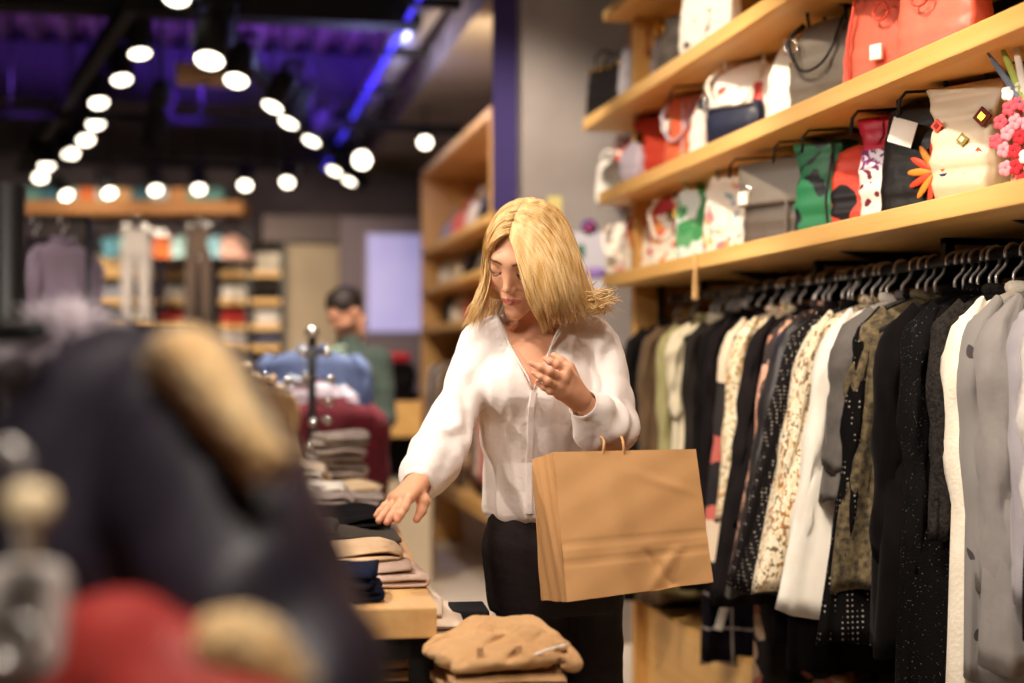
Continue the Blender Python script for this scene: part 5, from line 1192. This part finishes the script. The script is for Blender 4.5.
# rosy finger tips
for i, tips in ((2, [(397, 521, 2.76), (386.5, 523, 2.755), (378, 521, 2.775), (416, 520, 2.82)]), (3, [(545, 359, 2.93), (531, 363, 2.91), (533, 373, 2.91), (537, 383, 2.918)])):
    V, Fc, c = parts_[i]
    for p in tips:
        m = np.clip((.016-np.linalg.norm(V-np.array(Q(*p)), axis=1))/.012, 0, 1)[:, None]*.5; c[:] = c*(1-m)+np.array(srgb('DE8F76'))*m
off = 0; VS, FS, CS = [], [], []
for V, Fc, c in parts_: VS.append(V); FS.append(Fc+off); CS.append(c); off += len(V)
np_mesh('body', np.concatenate(VS)-RW, np.concatenate(FS), SKIN, wo, col=np.concatenate(CS))
for s in (-1, 1):
    ep = [(s*.018, -.0865, -.003), (s*.025, -.0925, -.0085), (s*.033, -.093, -.0105), (s*.041, -.087, -.0075), (s*.0485, -.078, -.001)]
    MB().tube([head_to(p)-rw for p in bez(ep, 14)], [.0003+.0007*math.sin(math.pi*k/14)**.5 for k in range(15)], 6).build('eyelash', mat('lash', '20140F', .8), wo)
# ---- blouse
BF = Field((-.34, 2.80, .90), (.34, 3.40, 1.44), .0036)
profile(BF, TT)
BF.cone(Q(488, 340, 3.17), Q(530, 326, 3.19), .050, .045, .03); BF.cone(Q(594, 340, 3.185), Q(550, 326, 3.19), .048, .045, .03)
bR = [.054, .049, .047, .054, .056, .050, .034]
BF.chain([Q(484, 345, 3.17), Q(468, 385, 3.11), Q(455, 414, 3.065), Q(443, 442, 3.01), Q(432, 462, 2.955), Q(424, 475, 2.92), Q(419, 483, 2.89)], bR, .012)
BF.chain([Q(598, 345, 3.185), Q(607, 375, 3.15), Q(612, 400, 3.11), Q(613, 424, 3.07), Q(604, 424, 3.04), Q(595, 416, 3.01), Q(587, 408, 2.99)], [.050, .046, .046, .050, .052, .046, .034], .014)
BF.ell(tuple(Q(604, 434, 3.04)), (.060, .055, .040), .03)
# bust and front band
BF.ell(tuple(Q(508, 388, 3.09)), (.055, .045, .055), .03); BF.ell(tuple(Q(563, 388, 3.09)), (.055, .045, .055), .03)
# V opening down to the skin
def vcut(X, Y, Z):
    za, zt = ZV(391), ZV(318); f = np.clip((Z-za)/(zt-za), 0, 1.3); cx = XU(532)*(1-f)+XU(530)*f
    hw_l = XU(532)+f*(XU(499)-XU(532)); hw_r = XU(533)+f*(XU(561)-XU(533))
    d = np.maximum(hw_l-X, X-hw_r)*.8; d = np.maximum(d, Y-3.19); return np.maximum(d, za-Z).astype(np.float32)
BF.put(vcut, (-.2, 2.8, ZV(391)), (.2, 3.2, 1.44), .004, sub=True)
BF.ell(tuple(Q(539, 322, 3.18)), (.052, .06, .03), .01, sub=True)
BF.cone(Q(421, 480, 2.90), Q(415, 489, 2.865), .022, .034, .004, sub=True); BF.cone(Q(590, 411, 3.0), Q(580, 401, 2.965), .022, .032, .004, sub=True)
V, Fc = BF.verts(); N_ = normals(V, Fc)
arms = (np.linalg.norm((V-np.array(Q(539, 430, 3.18)))*np.array([1, .6, 0]), axis=1) > .135)
fr = snoise(V*np.array([1, .7, .22]), 46, 11); fr = 1-2*np.abs(fr)**.8
f2 = snoise(V*np.array([1, 1, .5]), 34, 12); f3 = snoise(V, 75, 13)
low = np.clip((ZV(400)-V[:, 2])/.2, 0, 1)
tor = .0026*fr*(.6+low*1.8)+.0016*f2
# sleeves: folds across the arm
q = V @ np.array([.5, .55, -.75])
sl_ = .0052*np.sin(q*95+2.2*f2)*(.5+.5*snoise(V, 14, 20))+.0022*(1-2*np.abs(f2))+.0008*f3
w_ = np.clip((np.abs(V[:, 0]-XU(538))-.115)/.03, 0, 1)
V = V+N_*((tor*(1-w_)+sl_*w_))[:, None]
gather = np.clip((V[:, 2]-ZV(523))/(ZV(500)-ZV(523)), 0, 1)
V = smooth_v(V, Fc, 1, .5)
bl = np_mesh('blouse', V-RW, Fc, BLOUSE, wo)
# placket and buttons
def front_y(u, v):
    z = ZV(v); x = XU(u); y = 3.06
    m = (np.abs(V[:, 0]-x) < .008) & (np.abs(V[:, 2]-z) < .008) & (V[:, 1] < 3.2)
    return V[m, 1].min() if m.any() else y
pl = [(533, 391), (531, 405), (530, 420), (530, 440), (529, 460), (529, 480), (529, 500), (529, 510)]
rings = []
for u, v in pl:
    y = front_y(u, v); c = Vector((XU(u), y, ZV(v)))-rw; rings.append([c+Vector((a, b, 0)) for a, b in ((-.0075, -.0012), (-.005, -.0026), (.005, -.0026), (.0075, -.0012), (.0075, .004), (-.0075, .004))])
MB().loft(rings, smooth=False).build('placket', BLOUSE, bl)
# neckline band and cuffs
for side in ([(499, 322), (503, 332), (510, 346), (519, 362), (527, 376), (532, 389)], [(561, 322), (557, 333), (550, 348), (543, 364), (537, 378), (533, 390)]):
    MB().tube([Vector((XU(u), front_y(u, v)-.0005, ZV(v)))-rw for u, v in side], .0022, 8).build('neckline', BLOUSE, bl)
for a, b in ((Q(421, 479, 2.90), Q(417, 486, 2.878)), (Q(590, 411, 3.0), Q(583, 403.5, 2.973))):
    a = Vector(a)-rw; b = Vector(b)-rw; d = (b-a).normalized(); x = d.orthogonal().normalized(); y = d.cross(x)
    rg = [[c+(x*math.cos(q)+y*math.sin(q))*r for q in [2*math.pi*j/28 for j in range(28)]] for c, r in ((a, .037), (a.lerp(b, .5), .0335), (b, .0325), (b, .0295), (a, .0305))]
    MB().loft(rg, cap=False).build('cuff', BLOUSE, bl)
# ---- trousers
TF = Field((-.12, 2.98, .02), (.30, 3.42, 1.00), .006)
profile(TF, [(500, 541, .112, .092, 3.20), (520, 543, .122, .102, 3.20), (545, 549, .150, .118, 3.205), (575, 552, .152, .122, 3.21), (600, 553, .148, .112, 3.21), (612, 553, .142, .10, 3.205)], .02)
TF.chain([Q(530, 590, 3.18), Q(535, 640, 3.17), Q(536, 700, 3.17), Q(536, 780, 3.17), Q(536, 905, 3.2)], [.082, .074, .066, .062, .070], .012)
TF.chain([Q(588, 590, 3.22), Q(592, 640, 3.23), Q(594, 700, 3.23), Q(594, 780, 3.24), Q(594, 905, 3.25)], [.080, .070, .064, .062, .070], .012)
V2, F2 = TF.verts(); V2 = V2+normals(V2, F2)*(.0025*snoise(V2*np.array([1, 1, .25]), 34, 31)+.0015*snoise(V2, 50, 32))[:, None]
tr = np_mesh('trousers', smooth_v(V2, F2, 1)-RW, F2, TROUS, wo)
for u, d in ((536, 3.2), (594, 3.25)):
    S_ = Field(np.array(Q(u, 900, d))*[1, 1, 0]-[.07, .22, 0], np.array(Q(u, 900, d))*[1, 1, 0]+[.07, .12, .13], .005); c = Q(u, 900, d); x, y = c.x, c.y
    S_.cone((x, y+.05, .05), (x, y-.05, .045), .032, .036, .02); S_.cone((x, y-.05, .035), (x-.01, y-.15, .022), .036, .022, .02); S_.cone((x, y, .05), (x, y, .12), .035, .036, .02)
    Vs, Fs = S_.verts(); Vs[:, 2] = np.maximum(Vs[:, 2], 0.001); np_mesh('shoe', Vs-RW, Fs, BLKL, wo)
# ---- hair: guide curves from the parting over the skull to the tips
GD = [[(509, 243, 3.035), (516, 256, 3.012), (522, 275, 2.998), (528, 296, 3.0), (535, 313, 3.012), (543, 332, 3.035)],
      [(513, 233, 3.045), (528, 245, 3.010), (539, 267, 2.992), (546, 290, 2.99), (551, 309, 3.0), (554, 326, 3.03)],
      [(518, 224, 3.06), (541, 233, 3.030), (555, 257, 3.008), (563, 284, 3.0), (568, 306, 3.01), (572, 322, 3.04)],
      [(526, 213, 3.08), (551, 220, 3.066), (567, 246, 3.055), (576, 275, 3.05), (582, 300, 3.055), (592, 318, 3.075)],
      [(535, 206, 3.10), (557, 209, 3.12), (572, 240, 3.13), (581, 270, 3.13), (590, 296, 3.13), (610, 309, 3.12)],
      [(540, 206, 3.14), (554, 213, 3.19), (566, 242, 3.215), (575, 275, 3.22), (583, 298, 3.205), (597, 316, 3.19)],
      [(541, 207, 3.17), (543, 217, 3.225), (546, 245, 3.25), (548, 275, 3.245), (550, 300, 3.235), (552, 325, 3.22)],
      [(536, 205, 3.14), (518, 213, 3.20), (507, 240, 3.225), (504, 270, 3.215), (499, 300, 3.20), (492, 322, 3.175)],
      [(530, 206, 3.11), (508, 209, 3.12), (493, 231, 3.12), (489, 262, 3.12), (482, 294, 3.11), (467, 324, 3.085)],
      [(520, 220, 3.07), (502, 221, 3.055), (490.5, 240, 3.06), (488.5, 262, 3.08), (486, 292, 3.09), (475, 322, 3.08)],
      [(510, 241, 3.038), (500, 239, 3.032), (491.5, 247, 3.045), (489, 263, 3.085), (489, 291, 3.105), (484, 322, 3.095)]]
GC = [[Q(*p) for p in bez(g, 20)] for g in GD]     # 11 guides x 21 points
GC = np.array([[tuple(p) for p in g] for g in GC])
HMi = np.array(HM.to_3x3() if hasattr(HM, 'to_3x3') else HM)
CR = np.array([.081, .0985, .0865]); CC = np.array([0, .018, .035])
def midline(deg):
    a = math.radians(deg); return np.array(head_to(CC+np.array([0, -CR[1]*math.cos(a), CR[2]*math.sin(a)])))
for gi, deg in enumerate([27, 40, 56, 74, 92, 108, 122, 108, 92, 62, 31]):
    r0_ = midline(deg); d = r0_-GC[gi, 0]
    for k in range(21): GC[gi, k] += d*max(0, 1-k/5)
loc_ = (GC-np.array(HC)) @ HMi-CC; kk = np.linalg.norm(loc_/CR, axis=2); m_ = (kk < 1)&(loc_[..., 2] > -.075)
f_ = np.where(m_, 1/np.maximum(kk, .3), 1); f_ = 1+(f_-1)*np.clip((loc_[..., 2]+.075)/.05, 0, 1)
GC = (loc_*f_[..., None]+CC) @ HMi.T+np.array(HC)
def guide(a):
    a = max(0, min(10, a)); 
    i = min(int(a), 9); f = a-i
    p0 = GC[max(i-1, 0)]; p1 = GC[i]; p2 = GC[i+1]; p3 = GC[min(i+2, 10)]
    return .5*((2*p1)+(p2-p0)*f+(2*p0-5*p1+4*p2-p3)*f*f+(3*p1-p0-3*p2+p3)*f**3)
cen = np.array([(GC[0, k]+GC[5, k]+GC[10, k])/3 for k in range(21)])
na = 90; rings = []
outer = np.array([guide(10*i/(na-1)) for i in range(na)])
inner = []
for i in range(na):
    g = outer[i]; d = np.array([np.array(HC)+[0, .01, .0]-p for p in g]); d[:, 2] *= .25; d /= np.linalg.norm(d, axis=1)[:, None]; th_ = np.interp(np.arange(21), [0, 3, 12, 20], [.004, .008, .014, .006])[:, None]; inner.append(g+d*th_); outer[i] = g+d*.003
inner = np.array(inner)
mb = MB(); mb.loft([[Vector(p-RW) for p in np.concatenate([outer[i][:17], inner[i][:17][::-1]])] for i in range(na)])
hs = []
R = random.Random(17)
def lock(a, r, t0=0, jit=.003, lift=.0, end=1.0, curl=0):
    g = guide(a); o = np.array([g[k]-cen[k] for k in range(21)]); o[:, 2] *= .3; o /= np.linalg.norm(o, axis=1)[:, None]+1e-9
    n = 14; pts = []; rr = []; p1, p2 = R.uniform(0, 6.28), R.uniform(0, 6.28); side = np.array([R.uniform(-1, 1), R.uniform(-1, 1), 0])*jit
    for k in range(n+1):
        f = t0+(end-t0)*k/n; x = f*20; i = min(int(x), 19); u = x-i; p = g[i]*(1-u)+g[i+1]*u; q = o[i]*(1-u)+o[i+1]*u
        p = p+q*(lift*min(1, f*4)+jit*.5*math.sin(f*7+p1)*f)+side*f*1.6+np.array([.003*math.sin(f*9+p2)*f+curl*max(0, f-.75)**2*.6, 0, 0])
        pts.append(Vector(p-RW)); rr.append(r*(.35+.65*math.sin(math.pi*min(1, (k/n)*1.15+.08))**.6)*(1 if k < n else .25))
    mb.tube(pts, rr, 6, flat=.55, up=(0, 0, 1))
for i in range(520):
    a = 10*i/519+R.uniform(-.02, .02); lock(a, R.uniform(.0016, .0034), R.choice([0, 0, .02, .1]), R.uniform(.001, .005), R.uniform(.0, .004), R.uniform(.93, 1.04), R.uniform(-.1, .1))
for i in range(130): lock(R.uniform(0, 10), R.uniform(.0008, .0014), R.uniform(0, .3), R.uniform(.004, .011), R.uniform(.002, .007), R.uniform(.98, 1.08), R.uniform(-.3, .5))
# flicked ends over her left shoulder and wisps on the right
for i in range(34):
    u0 = R.uniform(572, 590); v0 = R.uniform(280, 298); d = R.uniform(3.06, 3.13); v1 = v0+R.uniform(10, 24); u1 = R.uniform(602, 622)
    mb.tube([Vector(Q(u, v, dd))-rw for u, v, dd in [(u0, v0-14, d), (u0+3, v0+4, d-.004), (u0+10, v1-2, d-.006), (u1, v1-R.uniform(0, 12), d)]] and bez([Vector(Q(u, v, dd))-rw for u, v, dd in [(u0, v0-14, d), (u0+3, v0+4, d-.004), (u0+10, v1-2, d-.006), (u1-R.uniform(0, 12), v1-R.uniform(4, 9), d), (u1+R.uniform(-6, 4), v1-R.uniform(2, 16), d-.005)]], 12), [.0019*math.sin(math.pi*(k+.6)/13.6) for k in range(13)], 5)
for i in range(40):
    u0 = R.uniform(484, 491); v0 = R.uniform(270, 292); d = R.uniform(3.07, 3.12)
    mb.tube(bez([Vector(Q(u, v, dd))-rw for u, v, dd in [(u0+1, v0-20, d), (u0, v0, d), (u0-R.uniform(4, 12), v0+22, d-.01), (u0-R.uniform(8, 24), v0+R.uniform(32, 46), d-.02)]], 10), [.0019*(1-k/12) for k in range(11)], 5)
mb.build('hair', HAIR, wo)

# ================================================================== PAPER SHOPPING BAG
KRAFT = mat('kraft_paper', 'D2A06B', .6, 'CB9862', scale=3, bump=.08, bscale=12)
dB = 2.93
fr_ = [Q(553.5, 452, dB), Q(696, 449, dB+.015), Q(713, 582, dB-.01), Q(567, 602, dB-.045)]   # front face corners TL TR BR BL
sd = [Q(532, 459, dB+.11), Q(541, 600, dB+.075)]                                            # far edge of the gusset top, bottom
bg0 = Q(625, 600, dB); t = yaw_thing('shopping_bag', 'large plain brown paper shopping bag hanging from the woman\'s forearm', 'bag', bg0)
TL, TR, BR, BL = [Vector(p)-bg0 for p in fr_]; gT, gB = [Vector(p)-bg0 for p in sd]
bTL, bBL = gT, gB; bTR = TR+(gT-TL)+Vector((.0, 0, 0)); bBR = BR+(gB-BL)+Vector((0, 0, .01))
nx, nz = 40, 40; mb = MB()
def bil(a, b, c, d, s, r): return a*(1-s)*(1-r)+b*s*(1-r)+c*s*r+d*(1-s)*r
fn_ = (TR-TL).cross(BL-TL).normalized()
if fn_.y > 0: fn_ = -fn_
def crumple(s, r):
    c = 0
    c += -.0022*math.exp(-((r-.62)/.012)**2)-.0025*math.exp(-((r-.755)/.012)**2)             # horizontal creases
    c += .004*math.exp(-((s-.40)/.10)**2)*(.3+r)+.003*math.sin(s*6+1)*r
    L1 = abs((r-.80)-(s-.62)*1.6)/1.9; c += -.006*math.exp(-(L1/.02)**2)*(1 if .70 < r < 1 else 0)*math.exp(-((s-.68)/.15)**2)
    L2 = abs((r-.86)+(s-.68)*1.2)/1.6; c += .006*math.exp(-(L2/.03)**2)*(1 if r > .70 else 0)*math.exp(-((s-.70)/.12)**2)
    L3_ = abs((r-.25)-(s-.75)*.4); c += .0025*math.exp(-(L3_/.03)**2)*math.exp(-((s-.75)/.2)**2)
    c += .0012*math.sin(s*17+r*9)*math.sin(r*13-s*5); return c
V_ = [bil(TL, TR, BR, BL, i/nx, j/nz)+fn_*(crumple(i/nx, j/nz)+.012*math.sin(math.pi*i/nx)*math.sin(math.pi*j/nz)*.6) for j in range(nz+1) for i in range(nx+1)]
Fq = [(j*(nx+1)+i, j*(nx+1)+i+1, (j+1)*(nx+1)+i+1, (j+1)*(nx+1)+i) for j in range(nz) for i in range(nx)]
mb.add(V_, Fq, smooth=False); mb.sm = [True]*len(mb.sm)
front = mb.build('front_panel', KRAFT, t)
def panel(a, b, c, d, nm, fold=0, n=14):
    m2 = MB(); nn = (b-a).cross(d-a).normalized()
    m2.add([bil(a, b, c, d, i/n, j/n)+nn*(fold*(1-abs(2*i/n-1))*(1-.75*j/n)+.0015*math.sin(i*1.3+j*.8)) for j in range(n+1) for i in range(n+1)], [(j*(n+1)+i, j*(n+1)+i+1, (j+1)*(n+1)+i+1, (j+1)*(n+1)+i) for j in range(n) for i in range(n)])
    return m2.build(nm, KRAFT, t)
panel(TL, bTL, bBL, BL, 'side_gusset', -.004); panel(TR, bTR, bBR, BR, 'side_gusset', .004)
panel(bTL, bTR, bBR, bBL, 'back_panel'); panel(BL, BR, bBR, bBL, 'bottom_panel')
el = Vector(Q(597, 432, 3.04))-bg0
for s_, (A_, B_) in ((0, (TL.lerp(TR, .34), TL.lerp(TR, .50))), (1, (bTL.lerp(bTR, .42), bTL.lerp(bTR, .58)))):
    top = Vector(Q(608, 440, 3.06 if s_ else 3.03))-bg0; yy = .0
    a0 = A_+Vector((0, .006 if not s_ else -.006, -.03)); b0 = B_+Vector((0, .006 if not s_ else -.006, -.03))
    MB().tube(bez([a0, A_+Vector((.004, .004, .02)), top+Vector((-.02, 0, .008)), top+Vector((.02, 0, .008)), B_+Vector((-.004, .004, .02)), b0], 24), .003, 8).build('handle', KRAFT, t)

# ================================================================== THE MAN IN THE BACKGROUND
dm = 7.4; rm = Q(352, 400, dm); rm = Vector((rm.x, rm.y, 0)); RM = np.array(rm)
man = thing('man', 'bearded man in dark green sweater looking down behind the clothes stand', 'person', yaw(rm), -TH)
hc = Vector(Q(345, 312, dm)); MM = Matrix.Rotation(math.radians(-55), 3, 'Z') @ Matrix.Rotation(math.radians(32), 3, 'X')
M_ = Field((-.32, -.32, -.75), (.32, .32, .17), .007)  # relative to the head centre
def hm_(p): return MM @ Vector(p)
Mh = MM
M_.ell(tuple(hm_((0, .015, .03))), (.078, .098, .085), .01, M=Mh); M_.ell(tuple(hm_((0, -.02, -.04))), (.062, .072, .085), .02, M=Mh)
M_.cone(hm_((0, -.085, .0)), hm_((0, -.100, -.03)), .010, .012, .012); M_.cone(hm_((-.03, -.083, .025)), hm_((.03, -.083, .025)), .011, .011, .015)
M_.ell(tuple(hm_((0, -.08, -.09))), (.03, .025, .022), .015, M=Mh)
for s in (-1, 1): M_.ell(tuple(hm_((s*.078, .01, -.01))), (.01, .018, .03), .008, M=Mh)
M_.cone(hm_((0, .03, -.07)), (.03, .03, -.20), .056, .062, .02); M_.ell((.03, .04, -.35), (.15, .1, .18), .03)
for a, b, r1_, r2_ in (((-.12, -.02, -.28), (-.17, -.12, -.52), .045, .04), ((-.17, -.12, -.52), (-.2, -.28, -.55), .04, .03), ((.17, .02, -.28), (.2, -.02, -.55), .045, .04), ((.2, -.02, -.55), (.06, -.2, -.6), .038, .03)):
    M_.cone(a, b, r1_, r2_, .01)
for hx, hy, hz, dx in ((-.2, -.29, -.55, -1), (.04, -.22, -.6, -1)):
    M_.ell((hx, hy, hz), (.03, .03, .016), .01)
    for k in range(5): M_.cone((hx-.02+.012*k, hy-.01, hz), (hx-.03+.015*k, hy-.06+(.03 if k == 4 else 0), hz-.02), .009, .007, .003)
Vm, Fm = M_.verts(); loc = Vm @ np.array(MM)   # head-frame coordinates
cm = np.tile(np.array(srgb('D79B7C')), (len(Vm), 1)); beard = np.clip((-.045-loc[:, 2])/.012, 0, 1)*np.clip((-loc[:, 1]-.0)/.02+.4, 0, 1)*(Vm[:, 2] > -.14)
cm = cm*(1-beard[:, None]*.85)+np.array(srgb('3A241A'))*beard[:, None]*.85
np_mesh('body', smooth_v(Vm, Fm, 1)+np.array(hc)-RM, Fm, SKIN, man, col=cm)
Hh = Field((-.14, -.14, -.10), (.14, .14, .16), .005); Hh.ell(tuple(hm_((0, .02, .045))), (.086, .104, .088), .01, M=Mh)
Hh.ell(tuple(hm_((0, -.10, .0))), (.10, .062, .075), .012, sub=True, M=Mh)
Vh, Fh = Hh.verts(); np_mesh('hair', Vh+normals(Vh, Fh)*(.003*snoise(Vh, 90, 2))[:, None]+np.array(hc)-RM, Fh, mat('dark_hair', '22160F', .6), man)
S2 = Field((-.36, -.36, -.80), (.38, .32, -.10), .008)
S2.ell((.03, .04, -.34), (.185, .13, .15), .03); S2.cone((.03, .04, -.35), (.03, .04, -.72), .155, .15, .03); S2.cone((.02, .03, -.155), (.025, .03, -.20), .072, .085, .02)
S2.cone((-.11, 0, -.25), (.17, .03, -.25), .07, .07, .04)
for a, b, r1_, r2_ in (((-.13, -.02, -.27), (-.18, -.12, -.52), .068, .056), ((-.18, -.12, -.52), (-.2, -.23, -.545), .056, .045), ((.18, .02, -.27), (.21, -.02, -.55), .07, .058), ((.21, -.02, -.55), (.09, -.18, -.59), .056, .045)):
    S2.cone(a, b, r1_, r2_, .02)
Vs, Fs = S2.verts(); Vs = Vs+normals(Vs, Fs)*(.004*snoise(Vs, 30, 5))[:, None]
np_mesh('sweater', Vs+np.array(hc)-RM, Fs, cloth('green_sweater', '3F4A40', '36413A'), man)
TM = Field((-.18, -.16, 0), (.24, .22, 1.02), .01); zc = hc.z-.7
TM.ell((.03, .04, zc), (.16, .12, .12), .03)
for s in (-1, 1): TM.chain([(.03+s*.08, .04, zc-.02), (.03+s*.09, .03, .5), (.03+s*.10, .05, .1)], [.095, .07, .06], .02)
Vt, Ft = TM.verts(); np_mesh('trousers', Vt+np.array([hc.x-rm.x, hc.y-rm.y, 0]), Ft, NAVYC, man)
for s in (-1, 1):
    bx, by = hc.x-rm.x+.03+s*.10, hc.y-rm.y+.05
    SF = Field((bx-.08, by-.24, 0), (bx+.08, by+.12, .14), .006); SF.cone((bx, by+.03, .045), (bx-.01, by-.15, .03), .042, .034, .02); SF.cone((bx, by, .05), (bx, by, .11), .042, .045, .02)
    Va, Fa = SF.verts(); Va[:, 2] = np.maximum(Va[:, 2], .001); np_mesh('shoe', Va, Fa, BLKL, man)
# pale green shirt held up in front of him
q = Q(333, 352, 7.0); t = thing('hanging_shirt', 'pale sage shirt standing in front of the bearded man', 'shirt', yaw(q), -TH)
garment_parts(t, .62, cloth('sage_shirt', '8E9E88', bump=.1), th=.1, seed=201, hw=.09, sleeve=0, sl_r=.05)
